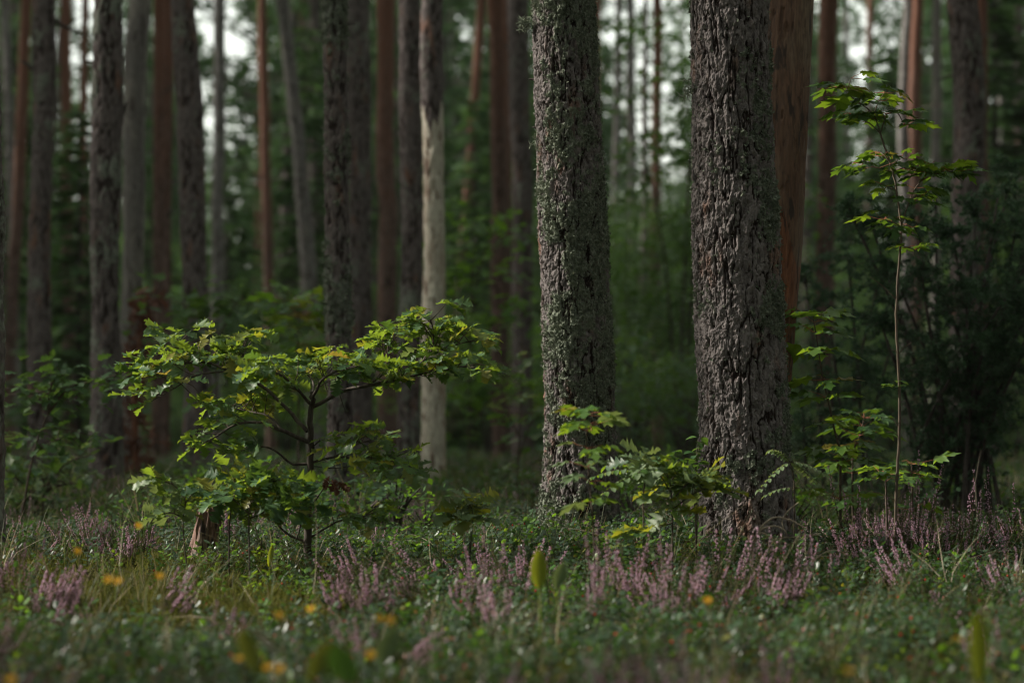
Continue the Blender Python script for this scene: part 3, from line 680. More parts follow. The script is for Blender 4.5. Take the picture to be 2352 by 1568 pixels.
def small_oak(label, d, stems, size, mats_, base, cat='sapling', name='oak_seedling', **kw):
    b = at(base[0], base[1], d); b[2] = gz(b[0], b[1]) - .01
    pl = Plant(name, label, cat, b); pl.petiole = 'twig'
    for st in stems:
        pts = PD(st['pts'], d)
        if st.get('root'): pts = [b] + pts
        oak_branch(pl, pts, st.get('r', .003), .0012, t0=st.get('t0', .4), nc=st['nc'], size=size * st.get('sz', 1), tw=st.get('tw', .05), per=st.get('per', (3, 5)), name='stem' if st.get('root') else 'branch')
    pl.finish('oak', mats_); return pl
small_oak('oak seedling with big dull leaves between stump and young oak', 8.75, [
    dict(pts=[(572, 1200), (575, 1140), (578, 1080)], root=1, nc=8, r=.004, t0=.4),
    dict(pts=[(574, 1190), (620, 1170), (660, 1165, -.05), (700, 1160, -.05)], nc=7), dict(pts=[(572, 1180), (540, 1150), (515, 1135)], nc=6),
    dict(pts=[(575, 1130), (610, 1110), (650, 1100)], nc=5)], .115, ['oak_leaf', 'oak_dark', 'oak_leaf'], (575, 1262))
small_oak('thin oak seedling directly right of the broken stump', 8.9, [
    dict(pts=[(528, 1200), (538, 1130), (540, 1080)], root=1, nc=7, r=.004, t0=.4), dict(pts=[(536, 1140), (560, 1120), (590, 1085)], nc=4),
    dict(pts=[(532, 1160), (505, 1150), (490, 1145)], nc=3)], .10, ['oak_leaf', 'oak_yellow', 'oak_dark'], (526, 1258))
small_oak('slender oak shoot with pale narrow leaves left of the stump', 8.9, [
    dict(pts=[(420, 1210), (425, 1150), (400, 1115), (370, 1105)], root=1, nc=6, r=.003, t0=.35, per=(2, 3)),
    dict(pts=[(424, 1160), (440, 1135), (452, 1125)], nc=2, per=(1, 2)), dict(pts=[(422, 1190), (395, 1178), (370, 1180)], nc=4, per=(2, 3))], .10, ['oak_pale', 'oak_pale', 'oak_leaf'], (435, 1245))
small_oak('low oak seedling with pale leaves in the middle of the heather', 9.0, [
    dict(pts=[(1085, 1190), (1078, 1155)], root=1, nc=5, r=.0025, t0=.8, tw=.02, per=(3, 4)), dict(pts=[(1078, 1190), (1040, 1182)], root=1, nc=4, r=.0025, t0=.7, tw=.02, per=(2, 4))],
    .125, ['oak_pale', 'oak_pale', 'oak_yellow'], (1075, 1235))
small_oak('big-leaved oak seedling in front between the two large pines', 8.6, [
    dict(pts=[(1545, 1200), (1540, 1120), (1530, 1080)], root=1, nc=8, r=.004, t0=.35, sz=1), dict(pts=[(1542, 1150), (1580, 1110), (1610, 1090)], nc=6),
    dict(pts=[(1542, 1170), (1600, 1130), (1640, 1120)], nc=4), dict(pts=[(1543, 1200), (1500, 1215), (1480, 1235)], nc=4), dict(pts=[(1541, 1130), (1500, 1070), (1470, 1060)], nc=4)],
    .120, ['oak_pale', 'oak_pale', 'oak_yellow', 'oak_leaf'], (1545, 1290))
# ---- maples
def maple_branch(pl, pts, r0, r1, nodes, size, pet=.07, per=2, name='branch', end=3, droop=.12):
    r = pl.r; W = smooth_line(pts, 6); n = len(W); tws = []
    for k, t in enumerate(nodes):
        i = min(n - 2, int(t * (n - 1))); p = W[i]; last = t >= .98
        if last: p = W[-1]
        d = W[i + 1] - W[i]; hd = math.atan2(d[1], d[0]); cnt = end if last else per
        a0 = hd + (math.pi / 2 if k % 2 else 0) + r.uniform(-.4, .4)
        if last and abs(d[0]) + abs(d[1]) > .3 * abs(d[2]): angs = [hd + (q - (cnt - 1) / 2) * 1.0 + r.uniform(-.3, .3) for q in range(cnt)]
        else: angs = [a0 + q * 2 * math.pi / cnt + r.uniform(-.35, .35) for q in range(cnt)]
        for a in angs:
            L = pet * r.uniform(.6, 1.3); e = p + np.array([math.cos(a) * L, math.sin(a) * L, L * r.uniform(-.1, .55)])
            tws.append((p, e, .0016))
            pl.leaf(e, a - math.pi / 2, -droop + r.gauss(0, .16), r.gauss(0, .2), size * r.uniform(.65, 1.15))
    pl.branch(pts, r0, r1, tw=tws, name=name)
def Z4(x, y, dd=0, oy=0): return (1764 + x * .375, oy + y * .375, dd)
DM = 9.6
b = at(2054, 1190, DM); b[2] = gz(b[0], b[1]) - .01
mp = Plant('young_maple', 'tall slender maple sapling with tiers of pointed leaves on the right', 'sapling', b, 'stem_maple')
def LO(x, y, dd=0): return Z4(x, y, dd, 588)
stem = [b] + PD([LO(785, 1480), LO(797, 1250), LO(806, 1000), LO(800, 700), LO(786, 450), LO(790, 250), LO(806, 0), Z4(815, 1390), Z4(785, 1150), Z4(757, 1030), Z4(725, 930), Z4(688, 818)], DM)
mp.branch(stem, .0066, .0038, name='stem', n=8)
MBR = [
  ([Z4(688, 818), Z4(650, 710), Z4(600, 660), Z4(520, 600), Z4(450, 540)], [.25, .45, .62, .8, 1], 5, .12),
  ([Z4(688, 818), Z4(620, 755), Z4(530, 712)], [.5, 1], 4, .10),
  ([Z4(688, 818), Z4(715, 730), Z4(722, 700)], [1], 3, .085),
  ([Z4(652, 690), Z4(680, 620), Z4(712, 572, .03)], [.5, 1], 5, .11),
  ([Z4(480, 560), Z4(510, 480)], [1], 2, .10),
  ([Z4(757, 1050), Z4(680, 1030), Z4(580, 1000)], [.5, 1], 4, .11),
  ([Z4(757, 1010), Z4(715, 955), Z4(690, 935, .05)], [.6, 1], 3, .075),
  ([Z4(757, 1010), Z4(790, 985, .05), Z4(800, 955, .1)], [1], 3, .075),
  ([Z4(815, 1390), Z4(870, 1220), Z4(920, 1130), Z4(990, 1075), Z4(1080, 1060)], [.45, .62, .8, 1], 5, .115),
  ([Z4(990, 1075), Z4(985, 1030), Z4(1000, 1010, .05)], [1], 3, .10),
  ([Z4(785, 1165), Z4(750, 1150), Z4(730, 1140)], [1], 3, .075),
  ([Z4(815, 1390), Z4(760, 1360), Z4(715, 1345)], [.6, 1], 4, .09),
  ([Z4(870, 1220), Z4(940, 1195, .05)], [.6, 1], 3, .085),
  ([Z4(815, 1395), Z4(850, 1375, .05)], [1], 3, .09),
  ([Z4(808, 1500), Z4(900, 1530, .05)], [.5, 1], 4, .10),
  ([Z4(810, 1430), Z4(780, 1425, -.05)], [1], 3, .10), ([Z4(870, 1220), Z4(900, 1240, -.05)], [1], 3, .09), ([Z4(1080, 1060), Z4(1150, 1040)], [.5, 1], 4, .11), ([Z4(722, 700), Z4(790, 690), Z4(830, 760)], [.5, 1], 3, .10), ([Z4(780, 1040), Z4(840, 1030, -.05), Z4(880, 1040)], [.6, 1], 3, .10),
  ([LO(790, 1100), LO(770, 1080, .02)], [1], 1, .04)]
for pts, nodes, e, sz in MBR[:-1]:
    maple_branch(mp, PD(pts, DM), .003, .0016, nodes, sz, end=e, pet=.055)
for a, b_ in (((785, 265), (620, 125)), ((795, 1100), (725, 1080)), ((795, 600), (755, 575)), ((800, 600), (880, 530)), ((798, 1045), (750, 990)), ((775, 1490), (560, 1430)), ((790, 1490), (920, 1405))):
    mp.branch(PD([LO(*a), LO((a[0] + b_[0]) / 2, (a[1] + b_[1]) / 2 - 12), LO(*b_)], DM), .0022, .001, name='twig')
for x, y in ((715, 780), (770, 790), (790, 760), (845, 785)):
    mp.leaf(at(*LO(x, y)[:2], DM), random.uniform(-3, 3), -.1, 0, .055)
mp.finish('maple', ['maple_leaf', 'maple_leaf', 'maple_lime'])

def whorl_maple(label, d, line, nodes, size, mats_, r0=.006, name='maple_seedling', per=4, pet=.07, sm='twig', group=None, droop=.12, base=None, kind='maple'):
    b = at(line[0][0], line[0][1], d); b[2] = gz(b[0], b[1]) - .01
    pl = Plant(name, label, 'sapling', b, sm, group=group)
    maple_branch(pl, [b] + PD(line[1:], d), r0, .0022, nodes, size, per=per, end=5, name='stem', pet=pet, droop=droop)
    pl.finish(kind, mats_); return pl
whorl_maple('lime-leaved maple sapling directly right of the thickest pine', 10.2, [(1932, 1190), (1930, 1095), (1936, 1050), (1923, 1012), (1903, 925), (1888, 860), (1874, 765), (1866, 722)],
    [.10, .2, .3, .40, .5, .6, .7, .79, .87, .94, 1], .125, ['maple_lime', 'maple_leaf', 'maple_lime'], sm='twig')
whorl_maple('lime-leaved seedling in front of the lichen-covered pine', 7.9, [(1368, 1300), (1362, 1200), (1352, 1090), (1347, 1000), (1345, 952)],
    [.34, .46, .58, .68, .80, .9, 1], .085, ['maple_lime', 'maple_lime', 'oak_pale'], sm='twig', r0=.003, per=3, pet=.06)
whorl_maple('low dim maple seedling leaning against the tall maple stem', 10.8, [(1962, 1180), (1958, 1060), (1975, 1000), (1985, 960)], [.3, .5, .7, .85, 1], .12, ['maple_leaf'])
whorl_maple('small maple seedling right of the tall maple stem', 10.0, [(2095, 1190), (2095, 1120), (2094, 1065)], [.4, .62, .8, 1], .10, ['maple_leaf', 'maple_lime'], per=3)
whorl_maple('low maple seedling with an orange leaf left of the tall maple stem', 9.7, [(2040, 1190), (2035, 1120), (2030, 1090)], [.6, .8, 1], .09, ['maple_lime', 'maple_leaf'], per=2)

# ---- rowan / fern like feathered leaves
def feather(pl, p, d, L, n=8, lf=.04):
    d = np.array(d, float); d /= np.linalg.norm(d); pts = []
    for q in range(7):
        t = q / 6; pts.append(p + d * L * t + np.array([0, 0, -.35 * L * t * t]))
    pts = np.array(pts); pl.branch(pts, .0015, .0007, name='leaf_stalk', n=4)
    h = head_of(d[0], d[1])
    for k in range(1, n + 1):
        t = k / n; q = p + d * L * t + np.array([0, 0, -.35 * L * t * t])
        for s_ in (-1, 1): pl.leaf(q, h + s_ * 1.15, -.25 + random.gauss(0, .12), s_ * .3, lf * (1 - .4 * abs(t - .45)))
    pl.leaf(pts[-1], h, -.5, 0, lf)
b = at(1480, 1230, 8.6); b[2] = gz(b[0], b[1])
ro = Plant('rowan_seedling', 'feather-leaved rowan seedling low between the two big pines', 'sapling', b, 'twig')
ro.branch([b] + PD([(1478, 1150), (1485, 1085)], 8.6), .003, .002, name='stem')
for dx, dy, dz_, L in ((-1, -.2, .3, .20), (-.8, .5, .5, .18), (.7, -.3, .4, .16), (-.9, -.5, -.1, .2), (.5, .5, .6, .14), (-.2, -.8, .3, .16)): feather(ro, at(1485, 1085, 8.6), (dx, dy, dz_), L, 7, .036)
ro.finish('oval', ['maple_lime', 'oak_pale'])
b = at(1822, 1225, 8.9); b[2] = gz(b[0], b[1])
ro = Plant('rowan_seedling', 'drooping pale feather-leaved rowan seedling at the foot of the thickest pine', 'sapling', b, 'twig')
ro.branch([b] + PD([(1824, 1120), (1815, 1060)], 8.9), .003, .002, name='stem')
for dx, dy, dz_, L in ((-1, -.3, -.5, .13), (.9, -.2, .0, .12), (-.4, .2, .5, .11), (.8, .4, -.3, .10)): feather(ro, at(1815, 1060, 8.9), (dx, dy, dz_), L, 7, .03)
feather(ro, at(1824, 1120, 8.9), (1, .1, .1), .12, 6, .03); feather(ro, at(1824, 1120, 8.9), (-1, .1, .1), .1, 6, .03)
ro.finish('oval', ['oak_pale'])
b = at(1600, 1180, 9.0); b[2] = gz(b[0], b[1])
ro = Plant('bilberry_shrub', 'small blue-green round-leaved shrub touching the left side of the thickest pine', 'shrub', b, 'twig')
for q in range(6):
    e = (1590 + random.uniform(-45, 30), 1010 + random.uniform(-5, 60), random.uniform(-.1, .1)); L_ = PD([(1596, 1120), e], 9.0); ro.branch([b] + L_, .0025, .001, name='stem')
    for k in range(9): 
        t = random.uniform(.35, 1); ro.leaf(L_[0] * (1 - t) + L_[1] * t + rng.normal(0, .012, 3), random.uniform(-3, 3), random.gauss(0, .3), random.gauss(0, .3), .045)
ro.finish('oval', ['oak_dark', 'shrub'])

# ---- out-of-focus saplings and shrubs further back
def leafy(label, name, cat, d, stems, size, mats_, nl=60, sm='twig', kind='oak', r0=.008, spread=.22, limit=300, group=None):
    b = at(stems[0][0][0], stems[0][0][1], d); b[2] = gz(b[0], b[1]) - .02
    pl = Plant(name, label, cat, b, sm, group=group); pl.petiole = 'twig'
    for st in stems:
        pts = PD(st, d); pts = ([b] + pts[1:]) if st is stems[0] else pts
        W = smooth_line(pts, 5); tws = []
        for k in range(nl // len(stems) // 4):
            t = .3 + .7 * pl.r.random(); p = W[min(len(W) - 1, int(t * (len(W) - 1)))]
            e = p + np.array([pl.r.gauss(0, spread), pl.r.gauss(0, spread), pl.r.gauss(.02, spread * .45)]); tws.append((p, e, .003))
            for q in range(4): pl.leaf(e + rng.normal(0, size * .5, 3), pl.r.uniform(-3.1, 3.1), pl.r.gauss(-.15, .35), pl.r.gauss(0, .35), size * pl.r.uniform(.7, 1.2))
        pl.branch(pts, r0, r0 * .3, tw=tws, name='stem')
    pl.finish(kind, mats_, limit); return pl
leafy('dark leafy shrub on a slanting stem in front of the left dark trunks', 'leafy_shrub', 'shrub', 12.5, [[(38, 1180), (75, 1050), (110, 950), (130, 900)], [(110, 950), (160, 890), (240, 870), (285, 850)], [(130, 900), (90, 900), (60, 910)], [(75, 1040), (130, 1010), (180, 985)], [(110, 950), (120, 880), (150, 860)]], .085, ['oak_dark', 'shrub'], 200, spread=.09)
leafy('low pale-leaved shrub at the foot of the left trunks', 'leafy_shrub', 'shrub', 13.5, [[(95, 1190), (100, 1120), (95, 1040)], [(100, 1120), (160, 1060), (200, 1050)], [(98, 1150), (40, 1100), (15, 1080)], [(100, 1130), (150, 1110), (180, 1110)]], .095, ['oak_dark', 'oak_dark', 'oak_pale'], 190, spread=.14)
whorl_maple('blurred maple sapling with bright tiers behind the young oak', 16.0, [(684, 1130), (686, 1000), (685, 850), (684, 740), (686, 690)], [.45, .55, .64, .72, .8, .87, .94, 1], .20, ['shrub_lime', 'oak_leaf'], per=6, pet=.17, r0=.01)
leafy('blurred leafy sapling behind the left end of the oak crown', 'leafy_sapling', 'sapling', 17, [[(500, 1120), (498, 900), (500, 700)], [(499, 800), (460, 720), (425, 700)], [(499, 780), (540, 700), (560, 680)], [(499, 820), (440, 780), (415, 770)], [(500, 820), (560, 790), (575, 750)]], .13, ['shrub', 'shrub', 'oak_dark'], 210, spread=.17)
leafy('bright leafy shrub between the dead pine and the dark grey pine', 'leafy_shrub', 'shrub', 21, [[(1075, 1120), (1080, 900), (1085, 600), (1105, 510)], [(1082, 800), (1050, 640), (1045, 560)], [(1082, 850), (1130, 750), (1165, 700)], [(1078, 1000), (1040, 900), (1055, 830)], [(1080, 980), (1140, 900), (1170, 880)], [(1083, 700), (1120, 560), (1180, 500)]], .15, ['shrub_lime', 'shrub', 'shrub_lime'], 330, spread=.2)
leafy('pale leaved shrub low beside the dark grey middle pine', 'leafy_shrub', 'shrub', 16, [[(1185, 1130), (1195, 950), (1200, 740)], [(1190, 1000), (1150, 900), (1175, 820)], [(1188, 1060), (1215, 980), (1225, 900)]], .14, ['oak_pale', 'shrub', 'oak_dark'], 66, spread=.12)
# withered brown young spruce
b = at(312, 1130, 18); b[2] = gz(b[0], b[1])
wj = empty('withered_juniper', b); tag(wj, 'withered red-brown young conifer beside the peeling grey pine', 'dead shrub')
mb = MB()
for q in range(110):
    t = random.random(); c = at(300 + 30 * t + random.gauss(0, 14 * (1.3 - t)), 1090 - 400 * t, 18) - b + rng.normal(0, .05, 3); needle_brush(mb, c, np.array([0, 0, .2]), .10, 9, .012)
link('foliage', mb.mesh('foliage', M['brown_leaf']), wj); wj.children[0]['kind'] = 'stuff'
mb = MB(); tube(mb, np.array([at(312, 1130, 18), at(308, 900, 18), at(330, 690, 18), at(360, 660, 18)]) - b, [.03, .025, .012, .005], 6); link('stem', mb.mesh('stem', M['dead_red']), wj)
for q in range(16): 
    link('withered_leaf', leafset('oak', 'brown_leaf')[q % 6], wj, Vector(at(345 + random.uniform(-30, 38), 668 + random.uniform(-16, 30), 18) - b), (random.uniform(-1.4, -.4), random.uniform(-1, 1), random.uniform(-3, 3)), .13)

# ---- junipers at the right
def juniper(label, d, cx, base_y, stems_top, dens=1.0, ns=30, ln=.026):
    b = at(cx, base_y, d); b[2] = gz(b[0], b[1]) - .02
    root = empty('juniper_bush', b); tag(root, label, 'shrub'); mb = MB(); fb = MB()
    for (tx, ty, dd) in stems_top:
        s0 = b + np.array([rng.normal(0, .10), rng.normal(0, .12), 0]); e = at(tx, ty, d + dd)
        mid = s0 * .5 + e * .5 + np.array([(e - s0)[0] * -.12, 0, .06]); W = smooth_line([s0, mid, e, e + (e - s0) * .05], 8)
        tube(mb, W - b, np.linspace(.014, .003, len(W)), 5)
        for k in range(int(ns * dens)):
            t = .18 + .82 * random.random(); p = W[min(len(W) - 1, int(t * (len(W) - 1)))]
            dv = np.array([rng.normal(0, 1), rng.normal(0, 1), rng.normal(.15, .5)]); dv /= np.linalg.norm(dv); L = random.uniform(.10, .30) * (1.2 - .5 * t)
            q = [p]; 
            for i in range(5): q.append(q[-1] + dv * L / 5 + np.array([0, 0, -.004 * i]) + rng.normal(0, .006, 3))
            tube(mb, np.array(q) - b, np.linspace(.0028, .001, 6), 3)
            for i in range(17):
                u = random.random() * 4.99; j = int(u); c = q[j] * (1 - u + j) + q[j + 1] * (u - j)
                needle_brush(fb, c - b + rng.normal(0, .008, 3), dv * .8, ln * random.uniform(.7, 1.4), 7, .0042)
    link('stem', mb.mesh('stem', M['branch']), root)
    o = link('foliage', fb.mesh('foliage', M['juniper']), root); o['kind'] = 'stuff'
random.seed(5)
juniper('large dark juniper bush with many bare stems behind the tall maple', 13.0, 2190, 1150, [(2100, 520, 0), (2150, 470, .2), (2190, 560, -.1), (2240, 500, .3), (2290, 470, 0), (2330, 540, .2), (2360, 600, -.2), (2060, 640, 0),
    (2010, 540, .1), (1960, 500, .1), (2120, 650, -.3), (2220, 680, -.3), (2300, 700, -.3), (2030, 760, -.1), (2380, 480, .2), (2260, 800, -.3), (2150, 820, -.3), (2340, 830, -.2), (2320, 420, .4), (2400, 700, 0), (2350, 720, -.2), (2420, 620, .1)], 1.25)
juniper('low dark juniper sprays behind the lime maple sapling', 14.5, 1960, 1120, [(1900, 700, 0), (1850, 640, .1), (1950, 620, 0), (2010, 680, .1), (1880, 820, -.1), (1980, 860, -.1), (2040, 820, 0), (1840, 900, 0), (1930, 960, -.2)], .8)

# ------------------------------------------------------------------ broken stump
b = at(460, 1262, 9.6); b[2] = gz(b[0], b[1]) - .03
st = empty('broken_stump', b); tag(st, 'crumbling red-brown broken stump with a jagged top', 'stump')
nth = 72; zs = np.linspace(0, 1, 46); th = np.arange(nth) * 2 * math.pi / nth
T, Zt = np.meshgrid(th, zs); R = .062 - .020 * Zt + .035 * np.exp(-Zt / .12)
topz = .235 + .050 * np.cos(T - .3) + .055 * np.maximum(0, vnoise(np.cos(T) * 2.3 + 3, np.sin(T) * 2.3, T * 0)) + .022 * hsh(np.floor(T * 5), T * 0, T * 0)
H = .010 * fbm(np.cos(T) * 5, np.sin(T) * 5, Zt * 2.2, 3) + .010 * fbm(np.cos(T) * 11, np.sin(T) * 11, Zt * 2.5 + 4, 3) - .012 * sstep(.15, .35, fbm(np.cos(T) * 6 + 3, np.sin(T) * 6, Zt * .8, 2))
X = (R + H) * np.cos(T); Y = (R + H) * np.sin(T); Z = Zt * topz
X = X + .03 * Zt
mb = MB(); V = np.stack([X, Y, Z], -1)
inner = np.stack([.03 + (X[-1] - .03) * .72, Y[-1] * .72, Z[-1] - .015], -1); inner2 = np.stack([.03 + (X[-1] - .03) * .5, Y[-1] * .5, Z[-1] * 0 + .10], -1)
V = np.concatenate([V.reshape(-1, 3), inner, inner2]); K = 48
i = np.arange(K - 1)[:, None] * nth; j = np.arange(nth)[None]; j2 = (j + 1) % nth
mb.add(V, np.stack([i + j, i + j2, i + nth + j2, i + nth + j], -1).reshape(-1, 4)); mb.add(V[-nth:], [tuple(range(nth))])
link('wood', mb.mesh('stump_wood', M['stump'], True), st)
for k in range(9):
    a = random.uniform(0, 6.28); mb = MB(); z0 = random.uniform(.16, .23); p = np.array([.03 + .045 * math.cos(a), .045 * math.sin(a), z0]); h_ = random.uniform(.06, .10)
    V = [p + (-.007, 0, -.05), p + (.008, .002, -.05), p + (.002, .008, -.05), p + (.004, 0, h_ * .5), p + (-.003, .002, h_ * .55), p + (.001, .005, h_ * .5), p + (.001, .001, h_)]
    mb.add(V, [(0, 1, 3), (0, 3, 4), (1, 2, 5), (1, 5, 3), (2, 0, 4), (2, 4, 5), (3, 5, 6), (5, 4, 6), (4, 3, 6)]); link('splinter', mb.mesh('splinter', M['stump']), st)

# ------------------------------------------------------------------ arching dry twigs at the foot of the thickest pine
def ZB(x, y, d): return at(1568.8 + x * .33305, 1091 + y * .33305, d)
b = ZB(490, 640, 8.6); b[2] = gz(b[0], b[1]) + .0
dt = empty('dry_twigs', b); tag(dt, 'bare bleached twigs arching in loops before the thickest pine', 'dead branch')
for pts, r0 in (([(495, 635), (475, 560), (478, 480), (520, 385), (590, 310), (650, 288), (700, 300), (750, 310), (810, 345), (860, 370)], .0055),
                ([(500, 440), (540, 375), (620, 350), (680, 365), (710, 395), (712, 420)], .0045), ([(480, 600), (490, 480), (535, 400), (590, 420), (640, 460), (670, 520)], .004),
                ([(490, 635), (560, 590), (620, 530), (700, 490), (820, 440), (950, 400)], .003), ([(620, 520), (600, 500), (640, 440), (760, 425), (950, 400)], .003),
                ([(690, 360), (685, 320), (720, 250), (800, 185)], .003), ([(860, 680), (900, 600), (980, 530), (1080, 520), (1140, 570)], .003), ([(640, 690), (700, 650), (780, 600), (860, 560), (1000, 560), (1240, 585)], .003)):
    W = smooth_line([ZB(x, y, 8.6 + .03 * math.sin(k * 1.3)) for k, (x, y) in enumerate(pts)], 5); mb = MB(); tube(mb, W - b + rng.normal(0, .0004, W.shape), np.linspace(r0, r0 * .45, len(W)), 6)
    link('twig', mb.mesh('twig', M['dry_twig'], True), dt)

# ------------------------------------------------------------------ forest behind: young spruces, broadleaf bushes, far wood
def spruce_mesh(k, H=7.0, R=1.5, needles=True):
    mb = MB(); tube(mb, [(0, 0, 0), (0, 0, H * .5), (0, 0, H)], [.07, .045, .01], 7, 1)
    z = .35
    while z < H:
        t = z / H; L = R * (1 - t) ** .8 + .1
        for q in range(7):
            if random.random() < .18: continue
            a = random.uniform(0, 6.28); l = L * random.uniform(.55, 1.15); e = np.array([math.cos(a) * l, math.sin(a) * l, z + l * random.uniform(-.3, .12)]); p0 = np.array([0, 0, z])
            tube(mb, [p0, (p0 + e) / 2 + (0, 0, .05 * l), e], [.012, .008, .003], 3, 1)
            n = int(5 + l * 13); t_ = rng.uniform(.2, 1, (n, 1)); c = p0 * (1 - t_) + e * t_; side = np.array([-math.sin(a), math.cos(a), 0.])
            ln = (.10 + .30 * (1 - t_) * l) * rng.choice([-1, 1], (n, 1)); tip = c + side * ln + (e - p0) / l * .14 + rng.normal(0, .03, (n, 3)) + np.array([0, 0, -.05])
            wv = (e - p0) / l * .045 + rng.normal(0, .018, (n, 3))
            V = np.stack([c - wv, c + wv, tip + wv * .6, tip - wv * .3], 1); mb.add(V.reshape(-1, 3), np.arange(n * 4).reshape(-1, 4))
        z += .17
    return mb.mesh(f'spruce_{k}', [M['spruce'], M['branch']])
def bush_mesh(k, H=3.0, R=1.3, n=2600, mat_='shrub', ls_=.085):
    mb = MB(); cl = []
    for q in range(9):
        a = random.uniform(0, 6.28); rr_ = random.uniform(.1, 1) * R; e = np.array([math.cos(a) * rr_, math.sin(a) * rr_, H * random.uniform(.4, 1)])
        W = smooth_line([(0, 0, 0), (e[0] * .3, e[1] * .3, e[2] * .6), e], 3); tube(mb, W, np.linspace(.02, .004, len(W)), 4, 1)
        for s_ in range(7): cl.append(W[-1 - random.randrange(3)] + rng.normal(0, min(.28, H * .18), 3))
    cl = np.array(cl); c = cl[rng.integers(0, len(cl), n)] + rng.normal(0, min(.15, H * .1), (n, 3)) * np.array([1.2, 1.2, .55]); c[:, 2] = np.abs(c[:, 2])
    a = rng.normal(size=(n, 3)); a[:, 2] *= .45; a /= np.linalg.norm(a, axis=1)[:, None]; s_ = np.cross(a, rng.normal(0, .35, (n, 3)) + np.array([0, 0, 1.])); s_ /= np.linalg.norm(s_, axis=1)[:, None]
    L = ls_ * rng.uniform(.6, 1.2, (n, 1)); V = np.stack([c, c + a * L * .5 + s_ * L * .33, c + a * L, c + a * L * .5 - s_ * L * .33], 1)
    mb.add(V.reshape(-1, 3), np.arange(n * 4).reshape(-1, 4)); return mb.mesh(f'bush_{k}', [M[mat_], M['branch']])
random.seed(21)
SPR = [spruce_mesh(k, H=random.uniform(5, 8)) for k in range(4)]
BUS = [bush_mesh(0), bush_mesh(1, 4.5, 1.5, 4200), bush_mesh(2, 2.2, 1.2, 2400, 'shrub_lime'), bush_mesh(3, 5.5, 1.6, 4500, 'shrub', .10), bush_mesh(4, 1.4, 1.0, 2000, 'oak_dark', .09)]
def place(name, me, x, y, s_, label, cat, group):
    o = link(name, me, None, (x, y, gz(x, y) - .05), (0, 0, random.uniform(0, 6.28)), s_ * random.uniform(.9, 1.1)); return tag(o, label, cat, group)
def pxx(px, d): return (px - 1176) / FPX * d
for px, d, k, s_ in ((520, 50, 0, 1.1), (700, 44, 1, 1.1), (1010, 46, 2, 1.15), (1090, 40, 3, .95), (660, 58, 3, 1.3), (860, 60, 0, 1.3), (1240, 50, 1, 1.0), (340, 55, 2, 1.1), (560, 66, 1, 1.4), (960, 64, 2, 1.35),
                     (180, 34, 3, .85), (200, 48, 0, 1.1), (20, 46, 1, 1.1), (1640, 46, 1, .9), (1560, 56, 2, .9), (1960, 52, 0, 1.2), (2050, 44, 3, 1.15), (2290, 40, 1, 1.25), (2180, 54, 2, 1.4), (2340, 50, 3, 1.5), (1850, 62, 2, 1.3), (1400, 64, 3, .95), (2130, 66, 1, 1.5), (60, 62, 3, 1.3), (770, 70, 2, 1.5), (1140, 68, 0, 1.4)):
    place('young_spruce', SPR[k], pxx(px, d), d, s_, 'blurred young spruce among the background trunks', 'tree', 'young spruces in the background')
for px, d, k, s_ in ((1430, 33, 1, .9), (1560, 33, 1, 1.0), (1620, 28, 0, .9), (1380, 36, 3, 1.0), (1500, 40, 3, 1.05), (1580, 44, 3, 1.1), (1060, 30, 1, .8), (1120, 36, 3, .8), (640, 34, 0, .8), (520, 38, 1, .7), (740, 38, 0, 1), (900, 36, 4, 1.1), (860, 32, 4, .9), (1240, 34, 1, .7),
                     (190, 28, 2, .8), (150, 36, 1, .7), (350, 34, 0, .8), (420, 30, 4, 1), (30, 30, 0, .8), (1830, 34, 1, 1), (1960, 30, 1, .9), (2040, 26, 0, 1), (2170, 28, 1, .9), (2260, 24, 0, 1.1), (2330, 30, 3, .9), (1860, 24, 4, 1), (2120, 38, 3, 1), (1980, 42, 3, .9),
                     (580, 27, 4, .9), (720, 26, 4, .8), (1110, 25, 4, .9), (1450, 24, 4, 1), (1570, 22, 4, .9), (1020, 40, 0, 1), (1120, 30, 2, 1.9), (1560, 27, 3, 1.3), (1440, 29, 0, 1.5), (660, 30, 2, 1.6), (460, 44, 1, 1), (270, 42, 1, 1), (800, 46, 1, 1), (1300, 46, 1, 1), (1690, 40, 3, 1), (2220, 46, 3, 1.1)):
    if px < 1300 and d < 43 and s_ < 1.5: d += 16
    if 1350 < px < 1700 and d < 45: s_ *= .85
    elif d < 37: s_ *= .52
    elif d < 45: s_ *= .8
    place('broadleaf_bush', BUS[k], pxx(px, d), d, s_, 'blurred broadleaf bush in the background undergrowth', 'shrub', 'broadleaf bushes in the background')
